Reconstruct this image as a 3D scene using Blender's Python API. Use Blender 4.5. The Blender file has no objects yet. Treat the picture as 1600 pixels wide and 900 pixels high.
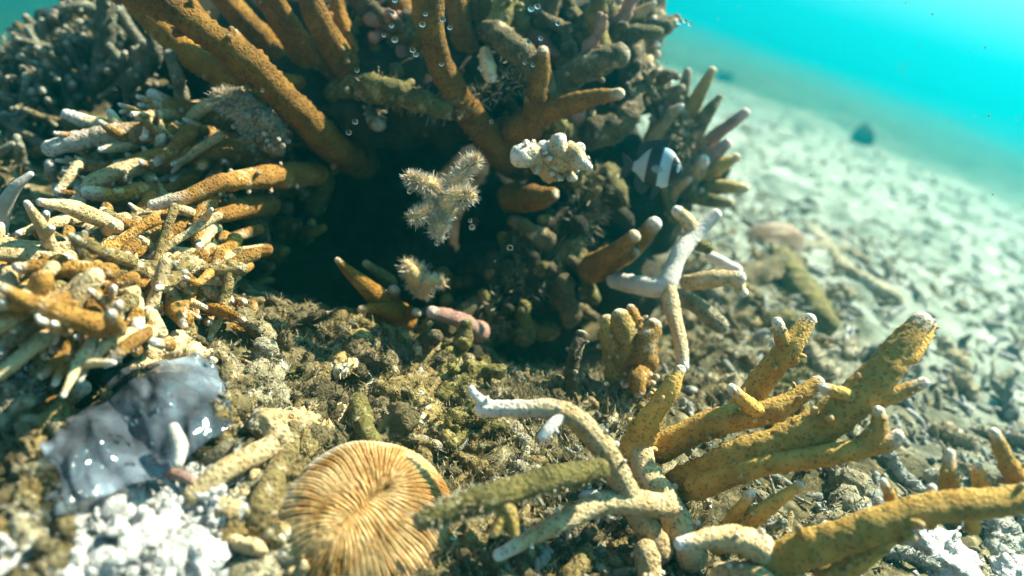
import bpy, math, random
import numpy as np
from mathutils import Vector, Matrix

# ------------------------------------------------------------------ camera, water light, sun, exposure
S = bpy.context.scene
COL = S.collection
W, HH, F = 1600.0, 900.0, 1150.0          # measured frame of the photograph
PITCH, ROLL, CAMZ = math.radians(23.5), math.radians(16.0), 0.42
SUN_AZ, SUN_EL = math.radians(48), math.radians(54)   # azimuth clockwise from +Y (view direction)

CAM = np.array([0.0, 0.0, CAMZ])
fw = np.array([0, math.cos(PITCH), -math.sin(PITCH)])
r0 = np.array([1.0, 0, 0]); u0 = np.cross(r0, fw)
rt = math.cos(ROLL)*r0 + math.sin(ROLL)*u0
up = -math.sin(ROLL)*r0 + math.cos(ROLL)*u0
cd = bpy.data.cameras.new('camera'); cam = bpy.data.objects.new('camera', cd); COL.objects.link(cam)
cam.matrix_world = Matrix(((rt[0], up[0], -fw[0], CAM[0]), (rt[1], up[1], -fw[1], CAM[1]), (rt[2], up[2], -fw[2], CAM[2]), (0, 0, 0, 1)))
cd.sensor_width = 36.0; cd.lens = 36.0*F/W; cd.clip_start = 0.01; cd.clip_end = 500
cd.dof.use_dof = True; cd.dof.focus_distance = 0.68; cd.dof.aperture_fstop = 2.6
S.camera = cam

world = bpy.data.worlds.new('World'); S.world = world; world.use_nodes = True
wn = world.node_tree.nodes; wl = world.node_tree.links
bg = wn['Background']; sky = wn.new('ShaderNodeTexSky'); sky.sky_type = 'NISHITA'; sky.sun_disc = False
sky.sun_elevation = SUN_EL; sky.sun_rotation = SUN_AZ
wl.new(sky.outputs[0], bg.inputs[0]); bg.inputs[1].default_value = 0.05
sd = bpy.data.lights.new('sun', 'SUN'); sun = bpy.data.objects.new('sun', sd); COL.objects.link(sun)
sd.energy = 5.0; sd.angle = math.radians(0.6); sd.color = (1.0, 0.90, 0.70)
sdir = Vector((math.sin(SUN_AZ)*math.cos(SUN_EL), math.cos(SUN_AZ)*math.cos(SUN_EL), math.sin(SUN_EL)))
sun.rotation_euler = sdir.to_track_quat('Z', 'Y').to_euler()
sun.location = (2, 2, 6)
vs = S.view_settings; vs.view_transform = 'Standard'; vs.look = 'None'; vs.exposure = 1.88; vs.gamma = 1.0; vs.use_curve_mapping = False
S.render.engine = 'CYCLES'; S.cycles.use_denoising = True
S.cycles.max_bounces = 8; S.cycles.diffuse_bounces = 1; S.cycles.volume_bounces = 2; S.cycles.transparent_max_bounces = 12
S.cycles.sample_clamp_indirect = 4.0
HAZE_DENSITY = 0.085

# ------------------------------------------------------------------ helpers: noise, rays, ground
tocam0 = -fw
rng = np.random.default_rng(7); random.seed(7)

def noise3(x, y, z):
    """smooth value noise in -1..1"""
    x, y, z = np.broadcast_arrays(np.asarray(x, np.float64), np.asarray(y, np.float64), np.asarray(z, np.float64))
    xi, yi, zi = np.floor(x), np.floor(y), np.floor(z)
    fx, fy, fz = x-xi, y-yi, z-zi
    ux, uy, uz = (t*t*(3-2*t) for t in (fx, fy, fz))
    X = xi.astype(np.int64).astype(np.uint32)*np.uint32(374761393); Y = yi.astype(np.int64).astype(np.uint32)*np.uint32(668265263); Z = zi.astype(np.int64).astype(np.uint32)*np.uint32(2246822519)
    def h(a, b, c):
        n = X+np.uint32(374761393*a & 0xffffffff) + Y+np.uint32(668265263*b & 0xffffffff) + Z+np.uint32(2246822519*c & 0xffffffff)
        n = (n ^ (n >> np.uint32(13)))*np.uint32(1274126177)
        n = (n ^ (n >> np.uint32(16)))*np.uint32(2246822519)
        return (n >> np.uint32(8)).astype(np.float64)*(2/16777215.0)-1
    def lx(b, c):
        p = h(0, b, c); return p+(h(1, b, c)-p)*ux
    def ly(c):
        p = lx(0, c); return p+(lx(1, c)-p)*uy
    p = ly(0); return p+(ly(1)-p)*uz

def height(x, y):
    x, y = np.asarray(x, float), np.asarray(y, float)
    h = 0.05*np.exp(-((x+0.12)/0.50)**2 - ((y-1.35)/0.30)**2)          # foot of the reef mound
    h = h + 0.05*np.exp(-((x+0.40)/0.25)**2 - ((y-0.48)/0.16)**2)      # rubble bank in the left foreground
    h = h - 0.22*np.exp(-((x+0.16)/0.34)**2 - ((y-1.04)/0.19)**2)      # floor of the dark hollow
    h = h + 0.03*np.exp(-((x-0.30)/0.30)**2 - ((y-0.55)/0.25)**2)
    h = h - 0.05*np.clip(x-0.5, 0, 12)
    h = h - 0.38*np.clip(-x-0.85, 0, 8)                                # the reef drops away on the left
    d = np.hypot(x, y)
    k = np.clip(d/1.5, 0.6, 4)
    h = h + 0.022*noise3(x*7, y*7, 1.5) + 0.012*noise3(x*17, y*17, 4.5) + 0.006*noise3(x*43, y*43, 9.5)
    h = h + 0.03*k*noise3(x*1.3, y*1.3, 22.5)
    return h

def ray(px, py):
    v = fw*F + rt*(px-W/2) + up*(HH/2-py)
    return v/np.linalg.norm(v)

def P(px, py, d):                       # the point seen at a pixel, d metres along the viewing axis
    v = fw + rt*(px-W/2)/F + up*(HH/2-py)/F
    return CAM + v*d

def G(px, py, lift=0.0):                # the point of the seabed seen at a pixel
    v = ray(px, py); t = np.geomspace(0.25, 45, 130)
    for _ in range(2):
        q = CAM[None] + v[None]*t[:, None]
        below = np.nonzero(q[:, 2] < height(q[:, 0], q[:, 1]))[0]
        i = below[0] if len(below) else len(t)-1
        if _ == 0 and i > 0: t = np.linspace(t[i-1], t[i], 16)
    p = q[i].copy(); p[2] = float(height(p[0], p[1])) + lift
    return p

def GV(px, py):                         # the same for many pixels at once
    px, py = np.asarray(px, float), np.asarray(py, float)
    v = fw[None]*F + rt[None]*(px-W/2)[:, None] + up[None]*(HH/2-py)[:, None]; v /= np.linalg.norm(v, axis=1)[:, None]
    t = np.repeat(np.geomspace(0.25, 45, 130)[None], len(px), 0)
    for k in range(2):
        q = CAM + v[:, None]*t[..., None]; b = q[..., 2] < height(q[..., 0], q[..., 1])
        i = np.where(b.any(1), b.argmax(1), t.shape[1]-1); r = np.arange(len(px))
        if k == 0:
            lo, hi = t[r, np.maximum(i-1, 0)], t[r, i]; t = lo[:, None]+(hi-lo)[:, None]*np.linspace(0, 1, 16)[None]
    p = q[r, i].copy(); p[:, 2] = height(p[:, 0], p[:, 1]); return p

def depth_of(p):
    return float(np.dot(np.asarray(p)-CAM, fw))

def grad(p, e=0.012):
    hx = float(height(p[0]+e, p[1]) - height(p[0]-e, p[1]))/(2*e)
    hy = float(height(p[0], p[1]+e) - height(p[0], p[1]-e))/(2*e)
    return Vector((-hx, -hy, 1)).normalized()

def mesh(name, V, Fs, tip=None, smooth=True):
    me = bpy.data.meshes.new(name)
    if isinstance(Fs, np.ndarray):
        V = np.asarray(V, dtype=np.float32); q = Fs.astype(np.int32)
        me.vertices.add(len(V)); me.vertices.foreach_set('co', V.ravel())
        me.loops.add(q.size); me.loops.foreach_set('vertex_index', q.ravel())
        me.polygons.add(len(q)); me.polygons.foreach_set('loop_start', np.arange(0, q.size, 4, dtype=np.int32))
        me.update(calc_edges=True)
    else: me.from_pydata([tuple(v) for v in V], [], Fs)
    if smooth: me.polygons.foreach_set('use_smooth', [True]*len(me.polygons))
    if tip is not None:
        a = me.attributes.new('tip', 'FLOAT', 'POINT'); a.data.foreach_set('value', np.asarray(tip, dtype=np.float32))
    me.update()
    return me

def obj(name, me, mat, parent=None, loc=(0, 0, 0)):
    o = bpy.data.objects.new(name, me); COL.objects.link(o); o.location = loc
    if mat is not None and len(me.materials) == 0: me.materials.append(mat)
    if parent is not None: o.parent = parent
    return o

def tag(o, label, cat, group=None):
    o['label'] = label; o['category'] = cat
    if group: o['group'] = group
    return o

def thing(name, label, cat, loc, group=None):
    o = bpy.data.objects.new(name, None); COL.objects.link(o); o.location = tuple(loc); o.empty_display_size = 0.02
    return tag(o, label, cat, group)

# ------------------------------------------------------------------ materials
def nodes(name):
    m = bpy.data.materials.new(name); m.use_nodes = True
    nt = m.node_tree; return m, nt, nt.nodes, nt.links, nt.nodes['Principled BSDF']

def ramp(n, stops):
    r = n.new('ShaderNodeValToRGB'); e = r.color_ramp.elements
    while len(e) > 1: e.remove(e[-1])
    e[0].position = stops[0][0]; e[0].color = (*stops[0][1], 1)
    for p, c in stops[1:]:
        k = e.new(p); k.color = (*c, 1)
    return r

def mixc(n, l, fac, a, b, mode='MIX'):
    x = n.new('ShaderNodeMix'); x.data_type = 'RGBA'; x.blend_type = mode
    for s, v in ((x.inputs[0], fac), (x.inputs[6], a), (x.inputs[7], b)):
        if hasattr(v, 'links'): l.new(v, s)
        elif isinstance(v, (int, float)): s.default_value = v
        else: s.default_value = (*v, 1)
    return x.outputs[2]

def coral(name, c1, c2, tipc, pores=0.5, pscale=260, blotch=None, bump=0.75, turf=0.0, rough=0.75):
    """living or dead coral skin: mottled colour, pitted corallites, pale growing tip"""
    m, nt, n, l, b = nodes(name)
    tc = n.new('ShaderNodeTexCoord')
    def nz(scale, detail=4, rg=0.6):
        t = n.new('ShaderNodeTexNoise'); t.inputs['Scale'].default_value = scale; t.inputs['Detail'].default_value = detail
        t.inputs['Roughness'].default_value = rg; l.new(tc.outputs['Object'], t.inputs['Vector']); return t
    n1 = nz(38); r1 = ramp(n, [(0.32, c2), (0.66, c1)]); l.new(n1.outputs[0], r1.inputs[0])
    col = r1.outputs[0]
    if blotch:
        for bc, sc, lo, hi in blotch:
            nb = nz(sc, 5, 0.65); rb = ramp(n, [(lo, (0, 0, 0)), (hi, (1, 1, 1))]); l.new(nb.outputs[0], rb.inputs[0])
            col = mixc(n, l, rb.outputs[0], col, bc)
    oi = n.new('ShaderNodeObjectInfo')
    hs = n.new('ShaderNodeHueSaturation'); mr = n.new('ShaderNodeMapRange'); mr.inputs[3].default_value = 0.72; mr.inputs[4].default_value = 1.25
    l.new(oi.outputs['Random'], mr.inputs[0]); l.new(mr.outputs[0], hs.inputs['Value']); l.new(col, hs.inputs['Color']); col = hs.outputs[0]
    at = n.new('ShaderNodeAttribute'); at.attribute_name = 'tip'
    nj = n.new('ShaderNodeMath'); nj.operation = 'MULTIPLY_ADD'; l.new(n1.outputs[0], nj.inputs[0]); nj.inputs[1].default_value = 0.5; nj.inputs[2].default_value = -0.25
    ad = n.new('ShaderNodeMath'); ad.operation = 'ADD'; ad.use_clamp = True; l.new(at.outputs['Fac'], ad.inputs[0])
    mu = n.new('ShaderNodeMath'); mu.operation = 'MULTIPLY'; l.new(nj.outputs[0], mu.inputs[0]); l.new(at.outputs['Fac'], mu.inputs[1]); l.new(mu.outputs[0], ad.inputs[1])
    col = mixc(n, l, ad.outputs[0], col, tipc)
    vo = n.new('ShaderNodeTexVoronoi'); vo.inputs['Scale'].default_value = pscale; l.new(tc.outputs['Object'], vo.inputs['Vector'])
    rp = ramp(n, [(0.10, (1, 1, 1)), (0.34, (0, 0, 0))]); l.new(vo.outputs['Distance'], rp.inputs[0])
    pm = n.new('ShaderNodeMath'); pm.operation = 'MULTIPLY'; l.new(rp.outputs[0], pm.inputs[0]); pm.inputs[1].default_value = pores
    col = mixc(n, l, pm.outputs[0], col, tuple(0.22*x for x in c2))
    l.new(col, b.inputs['Base Color']); b.inputs['Roughness'].default_value = rough; b.inputs['Specular IOR Level'].default_value = 0.25
    n2 = nz(420, 5, 0.7)
    rc_ = ramp(n, [(0.0, (.1, .1, .1)), (0.12, (.1, .1, .1)), (0.26, (1, 1, 1)), (0.5, (0, 0, 0))]); l.new(vo.outputs['Distance'], rc_.inputs[0])
    sm = n.new('ShaderNodeMath'); sm.operation = 'MULTIPLY_ADD'; l.new(rc_.outputs[0], sm.inputs[0]); sm.inputs[1].default_value = pores; l.new(n2.outputs[0], sm.inputs[2])
    bp = n.new('ShaderNodeBump'); bp.inputs['Strength'].default_value = bump; bp.inputs['Distance'].default_value = 0.003+0.004*max(0, bump-.5)
    l.new(sm.outputs[0], bp.inputs['Height']); l.new(bp.outputs[0], b.inputs['Normal'])
    return m

M = {}
M['brown'] = coral('brown_staghorn', (0.36, 0.18, 0.02), (0.19, 0.085, 0.008), (0.72, 0.60, 0.42), 0.8, 280)
M['amber'] = coral('amber_staghorn', (0.72, 0.46, 0.11), (0.48, 0.275, 0.05), (0.88, 0.84, 0.74), 0.6, 270)
M['orange'] = coral('orange_coral', (0.46, 0.25, 0.05), (0.25, 0.115, 0.02), (0.88, 0.82, 0.70), 0.7, 300, [((0.72, 0.56, 0.34), 40, 0.55, 0.68), ((0.16, 0.08, 0.02), 30, 0.62, 0.72)])
M['cream'] = coral('cream_coral', (0.70, 0.56, 0.32), (0.48, 0.33, 0.14), (0.88, 0.86, 0.80), 0.65, 260, [((0.38, 0.27, 0.10), 45, 0.58, 0.70)])
M['white'] = coral('bleached_coral', (0.80, 0.77, 0.70), (0.58, 0.54, 0.44), (0.88, 0.88, 0.86), 0.25, 260)
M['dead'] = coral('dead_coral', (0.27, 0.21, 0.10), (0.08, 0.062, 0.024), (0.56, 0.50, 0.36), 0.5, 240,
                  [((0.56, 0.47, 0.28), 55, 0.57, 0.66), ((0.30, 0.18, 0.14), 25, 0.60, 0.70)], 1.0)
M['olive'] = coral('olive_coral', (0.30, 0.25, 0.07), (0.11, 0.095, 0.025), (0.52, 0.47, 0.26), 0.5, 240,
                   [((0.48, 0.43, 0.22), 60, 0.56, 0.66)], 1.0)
M['greygreen'] = coral('grey_green_coral', (0.31, 0.30, 0.21), (0.12, 0.12, 0.08), (0.58, 0.56, 0.44), 0.5, 240,
                       [((0.50, 0.46, 0.32), 60, 0.55, 0.66)], 1.0)
M['yellow'] = coral('yellow_coral', (0.56, 0.38, 0.10), (0.30, 0.20, 0.05), (0.78, 0.68, 0.42), 0.6, 260, [((0.30, 0.25, 0.12), 40, 0.55, 0.68)])
M['pink'] = coral('pink_coral', (0.52, 0.32, 0.24), (0.30, 0.16, 0.12), (0.80, 0.66, 0.58), 0.35, 260)
M['rubble_pale'] = coral('pale_rubble', (0.60, 0.53, 0.35), (0.24, 0.20, 0.10), (0.7, 0.7, 0.62), 0.6, 230,
                         [((0.22, 0.20, 0.11), 60, 0.55, 0.66), ((0.82, 0.80, 0.72), 90, 0.58, 0.66)], 1.0)
M['rubble_tan'] = coral('tan_rubble', (0.46, 0.34, 0.13), (0.17, 0.12, 0.04), (0.62, 0.57, 0.42), 0.6, 230,
                        [((0.12, 0.10, 0.035), 50, 0.56, 0.68), ((0.76, 0.70, 0.52), 80, 0.57, 0.66)], 1.0)
M['rubble_white'] = coral('white_rubble', (0.86, 0.86, 0.83), (0.66, 0.66, 0.61), (0.86, 0.86, 0.84), 0.4, 230, [((0.45, 0.42, 0.33), 60, 0.62, 0.72)], 1.0)
M['rubble_grey'] = coral('grey_rubble', (0.54, 0.55, 0.48), (0.26, 0.27, 0.21), (0.6, 0.6, 0.55), 0.5, 230,
                         [((0.12, 0.125, 0.08), 50, 0.56, 0.66), ((0.72, 0.72, 0.66), 80, 0.60, 0.68)], 1.0)
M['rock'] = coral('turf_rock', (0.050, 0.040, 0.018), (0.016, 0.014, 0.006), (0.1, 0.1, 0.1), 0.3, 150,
                  [((0.08, 0.068, 0.035), 16, 0.60, 0.75)], 1.0)  # turf tone taken near black, painting in the hollow's deep shade too
M['turf'] = coral('turf_algae', (0.40, 0.33, 0.15), (0.17, 0.14, 0.05), (0.58, 0.52, 0.38), 0.0, 240, None, 0.2)
M['fuzz'] = coral('pale_polyp_fuzz', (0.76, 0.56, 0.26), (0.52, 0.35, 0.13), (0.82, 0.76, 0.62), 0.0, 240, None, 0.2)

def seabed_mat():
    m, nt, n, l, b = nodes('seabed_rubble_sand')
    geo = n.new('ShaderNodeNewGeometry')
    def nz(scale, detail=5, rg=0.62, vec=None):
        t = n.new('ShaderNodeTexNoise'); t.inputs['Scale'].default_value = scale; t.inputs['Detail'].default_value = detail
        t.inputs['Roughness'].default_value = rg; l.new(vec or geo.outputs['Position'], t.inputs['Vector']); return t
    a = nz(34); ra = ramp(n, [(0.36, (0.035, 0.03, 0.012)), (0.50, (0.13, 0.105, 0.045)), (0.64, (0.34, 0.29, 0.16)), (0.78, (0.66, 0.60, 0.44))]); l.new(a.outputs[0], ra.inputs[0])
    # far along the slope the rubble gives way to sand, its colour darkened and greened to add haze, then to green sea grass
    c = nz(1.6, 6, 0.6); rc = ramp(n, [(0.36, (0, 0, 0)), (0.52, (1, 1, 1))]); l.new(c.outputs[0], rc.inputs[0])
    fine = nz(7, 6, 0.7); rfine = ramp(n, [(0.34, (0.07, 0.085, 0.06)), (0.48, (0.24, 0.28, 0.22)), (0.68, (0.48, 0.51, 0.44))]); l.new(fine.outputs[0], rfine.inputs[0])
    sx = n.new('ShaderNodeSeparateXYZ'); l.new(geo.outputs['Position'], sx.inputs[0])
    far = n.new('ShaderNodeMapRange'); far.inputs[1].default_value = 1.25; far.inputs[2].default_value = 2.0; fx_ = n.new('ShaderNodeMath'); fx_.operation = 'MULTIPLY_ADD'; l.new(sx.outputs['X'], fx_.inputs[0]); fx_.inputs[1].default_value = 1.1; l.new(sx.outputs['Y'], fx_.inputs[2]); l.new(fx_.outputs[0], far.inputs[0])
    col = mixc(n, l, far.outputs[0], ra.outputs[0], rfine.outputs[0])
    bend = n.new('ShaderNodeMath'); bend.operation = 'MULTIPLY_ADD'; l.new(c.outputs[0], bend.inputs[0]); bend.inputs[1].default_value = 2.2; l.new(sx.outputs['Y'], bend.inputs[2])
    gr = n.new('ShaderNodeMapRange'); gr.inputs[1].default_value = 3.9; gr.inputs[2].default_value = 7.5; l.new(bend.outputs[0], gr.inputs[0])
    rgs = ramp(n, [(0.35, (0.015, 0.035, 0.012)), (0.7, (0.06, 0.10, 0.04))]); l.new(fine.outputs[0], rgs.inputs[0])
    col = mixc(n, l, gr.outputs[0], col, rgs.outputs[0])
    wp = G(235, 885); dv = n.new('ShaderNodeVectorMath'); dv.operation = 'DISTANCE'; l.new(geo.outputs['Position'], dv.inputs[0]); dv.inputs[1].default_value = tuple(wp)
    wj = nz(24, 4); wa = n.new('ShaderNodeMath'); wa.operation = 'MULTIPLY_ADD'; l.new(wj.outputs[0], wa.inputs[0]); wa.inputs[1].default_value = 0.10; l.new(dv.outputs['Value'], wa.inputs[2])
    wr = n.new('ShaderNodeMapRange'); wr.inputs[1].default_value = 0.095; wr.inputs[2].default_value = 0.125; wr.inputs[3].default_value = 1; wr.inputs[4].default_value = 0; l.new(wa.outputs[0], wr.inputs[0])
    col = mixc(n, l, wr.outputs[0], col, (0.86, 0.86, 0.83))
    l.new(col, b.inputs['Base Color']); b.inputs['Roughness'].default_value = 0.85; b.inputs['Specular IOR Level'].default_value = 0.2
    d = nz(160, 6, 0.7); bp = n.new('ShaderNodeBump'); bp.inputs['Strength'].default_value = 0.9; bp.inputs['Distance'].default_value = 0.006
    l.new(d.outputs[0], bp.inputs['Height']); l.new(bp.outputs[0], b.inputs['Normal'])
    return m
M['seabed'] = seabed_mat()

# ------------------------------------------------------------------ the seabed: one sheet out to where the water swallows it
def build_seabed():
    th = np.concatenate([np.linspace(-math.pi, -0.95, 50, endpoint=False), np.linspace(-0.95, 0.95, 500, endpoint=False), np.linspace(0.95, math.pi, 50, endpoint=False)])
    rr = np.concatenate([[0.02, 0.1, 0.18], np.geomspace(0.25, 3.0, 280, endpoint=False), np.geomspace(3.0, 58, 80)])
    T, R = np.meshgrid(th, rr)
    X, Y = (R*np.sin(T)).ravel(), (R*np.cos(T)).ravel()
    Z = height(X, Y)
    near = np.clip((2.5-R.ravel())/1.5, 0, 1)
    n = noise3(X*85, Y*85, 3.3)
    Z = Z + near*0.0045*n + near*0.002*noise3(X*190, Y*190, 6.1)
    nt_, nr = len(th), len(rr)
    idx = np.arange(nr*nt_).reshape(nr, nt_)
    a = idx[:-1]; b = idx[1:]
    q = np.stack([a, b, np.roll(b, -1, 1), np.roll(a, -1, 1)], -1).reshape(-1, 4)
    me = bpy.data.meshes.new('seabed'); V = np.stack([X, Y, Z], -1)
    me.vertices.add(len(V)); me.vertices.foreach_set('co', V.ravel())
    me.loops.add(q.size); me.loops.foreach_set('vertex_index', q[:, ::-1].ravel())
    me.polygons.add(len(q)); me.polygons.foreach_set('loop_start', np.arange(0, q.size, 4)); me.polygons.foreach_set('use_smooth', np.ones(len(q), bool))
    me.update(calc_edges=True); me.validate()
    o = obj('seabed', me, M['seabed']); o['kind'] = 'structure'
build_seabed()

# ------------------------------------------------------------------ tubes: coral branches and sticks
def resample(pts, rad, step):
    pts = np.asarray(pts, float); rad = np.asarray(rad, float)
    if len(pts) == 2:
        pts = np.array([pts[0], (pts[0]+pts[1])/2, pts[1]]); rad = np.array([rad[0], rad.mean(), rad[1]])
    e = np.vstack([2*pts[0]-pts[1], pts, 2*pts[-1]-pts[-2]]); er = np.concatenate([[rad[0]], rad, [rad[-1]]])
    out, orad = [], []
    for i in range(1, len(e)-2):
        L = np.linalg.norm(e[i+1]-e[i]); k = max(2, int(L/step))
        for j in range(k):
            t = j/k
            c = 0.5*np.array([-t+2*t*t-t**3, 2-5*t*t+3*t**3, t+4*t*t-3*t**3, -t*t+t**3])
            out.append(c@e[i-1:i+3]); orad.append(er[i]*(1-t)+er[i+1]*t)
    out.append(pts[-1]); orad.append(rad[-1])
    return np.array(out), np.array(orad)

def tube(pts, rad, seg=18, step=0.004, lump=0.08, knob=0.06, tiplen=0.03, seed=0.0, lfreq=55, pitch=0.0055, blunt=1.0, capn=4, rough=0.0):
    """closed all-quad tube with rounded ends; returns vertices, faces, tip attribute, ring index of each face, length along the rings"""
    C, R = resample(pts, rad, step)
    tang = np.gradient(C, axis=0); tang /= np.linalg.norm(tang, axis=1)[:, None]+1e-12
    def cap(c, t, r, sign):
        a = np.linspace(0, math.pi/2*(0.96 if capn > 1 else .7), capn+1)[1:]
        return c+sign*t*r*blunt*np.sin(a)[:, None], r*np.cos(a)
    c1, ra1 = cap(C[-1], tang[-1], R[-1], 1); c0, ra0 = cap(C[0], tang[0], R[0], -1)
    C2 = np.vstack([c0[::-1], C, c1]); R2 = np.concatenate([ra0[::-1], R, ra1])
    T2 = np.vstack([np.repeat(tang[:1], capn, 0), tang, np.repeat(tang[-1:], capn, 0)])
    nrm = np.zeros_like(C2); a = np.array([0.0, 0, 1]) if abs(T2[0][2]) < 0.9 else np.array([1.0, 0, 0])
    v = np.cross(T2[0], a); v /= np.linalg.norm(v)
    for i in range(len(C2)):
        v = v - T2[i]*np.dot(v, T2[i]); v /= np.linalg.norm(v); nrm[i] = v
    bi = np.cross(T2, nrm)
    th = np.linspace(0, 2*math.pi, seg, endpoint=False)
    D = nrm[:, None]*np.cos(th)[None, :, None] + bi[:, None]*np.sin(th)[None, :, None]
    Q = C2[:, None] + D*R2[:, None, None]
    def nz(k): return noise3(Q[..., 0]*lfreq*k+seed, Q[..., 1]*lfreq*k+seed*1.7, Q[..., 2]*lfreq*k)
    ln = nz(1)+0.5*nz(2.3)
    if rough: ln = ln+rough*(0.5*nz(5.1)+0.4*nz(11.0))
    s = np.concatenate([[0], np.cumsum(np.linalg.norm(np.diff(C2, axis=0), axis=1))])
    if knob:
        rm = max(R.mean(), 1e-4); cnt = max(5, round(2*math.pi*rm/pitch))
        row = s/(pitch*0.9)
        kb = np.maximum(0, np.cos(th[None]*cnt + (np.floor(row) % 2)[:, None]*math.pi))*np.abs(np.sin(row*math.pi))[:, None]
        kb = kb*(0.6+0.8*np.clip(noise3(Q[..., 0]*160, Q[..., 1]*160, Q[..., 2]*160+seed)+0.5, 0, 1))
    else: kb = 0
    Q = C2[:, None] + D*(R2[:, None]*np.maximum(0.2, 1+lump*ln+knob*kb))[..., None]
    V = Q.reshape(-1, 3); nr = len(C2)
    tip = np.clip(1-(s[-1]-s)/max(tiplen, 1e-5), 0, 1) if tiplen > 0 else np.zeros(nr)
    tipv = np.repeat(tip, seg)
    idx = np.arange(nr*seg).reshape(nr, seg); b = np.roll(idx, -1, 1)
    Fs = np.stack([idx[:-1], b[:-1], b[1:], idx[1:]], -1).reshape(-1, 4); ring = np.repeat(np.arange(nr-1), seg)
    j = np.arange(seg//2-1); e0 = np.stack([j, seg-1-j, seg-2-j, j+1], -1); e1 = (nr-1)*seg+e0[:, ::-1]
    Fs = np.vstack([Fs, e0, e1]); ring = np.concatenate([ring, np.zeros(len(e0), int), np.full(len(e1), nr-1)])
    return V, Fs, tipv, ring, s

def sub(V, Fs, tipv, keep):
    F2 = Fs[keep]; used, inv = np.unique(F2, return_inverse=True)
    return V[used], inv.reshape(F2.shape), tipv[used]

def front(pts, bury=0.0):
    """factor that brings a branch forward until none of it is under the seabed"""
    return min(1.0, min((depth_of(G(q[0], q[1]))-0.004+bury)/q[2] for q in pts))

_seed = [1.0]
def branch(parent, pts, mat='amber', tip=0.03, name='branch', lump=0.08, knob=0.10, seg=18, step=0.0042, split=True, blunt=1.0, lfreq=55, rough=0.35, nubs=0):
    """one branch; pts are (px, py, depth, width in px) or ((x,y,z), radius)"""
    if len(pts[0]) == 4:
        k = front(pts); pts = [(a, b, d*k, w) for a, b, d, w in pts]
        c = [P(a, b, d) for a, b, d, w in pts]; r = [w/2*d/F for a, b, d, w in pts]
    else:
        c = [p for p, _ in pts]; r = [q for _, q in pts]
    _seed[0] += 3.7; tip = tip*(0.55+0.8*((_seed[0]*0.618) % 1))
    o = np.array(parent.location)
    V, Fs, tv, ring, s = tube([np.asarray(x)-o for x in c], r, seg, step, lump, knob, tip, _seed[0], lfreq, blunt=blunt, rough=rough)
    if nubs:
        gn = np.random.default_rng(int(_seed[0]*10)); C, R = resample([np.asarray(x)-o for x in c], r, .006); T = np.gradient(C, axis=0)
        for _ in range(nubs):
            i = int(gn.uniform(.12, .97)*(len(C)-1)); t = T[i]/np.linalg.norm(T[i]); q = np.cross(t, gn.normal(size=3)); q /= np.linalg.norm(q)
            d = q+t*gn.uniform(.3, .9); d /= np.linalg.norm(d); w = R[i]*gn.uniform(.16, .30)
            v2, f2, t2, r2, _s = tube([C[i]+q*R[i]*.7, C[i]+q*R[i]*.9+d*R[i]*gn.uniform(.25, .7)], [w*1.2, w], 8, .003, .15, 0, .006, _seed[0], 90, capn=3)
            j = min(int(np.searchsorted(s, np.linalg.norm(np.diff(C[:i+1], axis=0), axis=1).sum())), int(ring.max()))
            Fs = np.vstack([Fs, f2+len(V)]); V = np.vstack([V, v2]); tv = np.concatenate([tv, t2*(.2 if mat in ('brown', 'amber') else .7)]); ring = np.concatenate([ring, np.full(len(f2), j)])
    if split and tip > 0:
        cut = int(np.searchsorted(s, s[-1]-tip*0.62))
        b = obj(name, mesh(name, *sub(V, Fs, tv, ring < cut)), M[mat], parent)
        obj('tip', mesh('tip', *sub(V, Fs, tv, ring >= cut)), M[mat], b)
    else:
        b = obj(name, mesh(name, V, Fs, tv), M[mat], parent)
    return b

def fuzz(parent, centers, n, length, mat, name='algae_fuzz', width=0.0005, up_bias=0.2, seedk=1):
    """short filaments standing off the given (point, radius) skeleton, one part"""
    g = np.random.default_rng(seedk); o = np.array(parent.location)
    V, Fs, tv = [], [], []
    cs = [(np.asarray(p)-o, r) for p, r in centers]
    for i in range(n):
        k = g.integers(0, len(cs)-1) if len(cs) > 1 else 0
        t = g.random(); c = cs[k][0]*(1-t) + cs[min(k+1, len(cs)-1)][0]*t; r = cs[k][1]*(1-t)+cs[min(k+1, len(cs)-1)][1]*t
        d = g.normal(size=3); d[2] += up_bias; d /= np.linalg.norm(d)
        s = np.cross(d, g.normal(size=3)); s /= np.linalg.norm(s)
        L = length*(0.4+0.9*g.random()); w = width*(0.6+0.8*g.random())
        b0 = c+d*r*0.85; bend = g.normal(size=3)*L*0.25
        m1 = b0+d*L*0.55+bend*0.4; e1 = b0+d*L+bend
        q = len(V); V += [b0-s*w, b0+s*w, m1+s*w*0.8, m1-s*w*0.8, e1+s*w*.25, e1-s*w*.25]; tv += [0, 0, 0.5, 0.5, 1, 1]
        Fs += [(q, q+1, q+2, q+3), (q+3, q+2, q+4, q+5)]
    f = obj(name, mesh(name, np.array(V), np.array(Fs), tv), M[mat], parent); f['kind'] = 'stuff'
    return f

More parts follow.
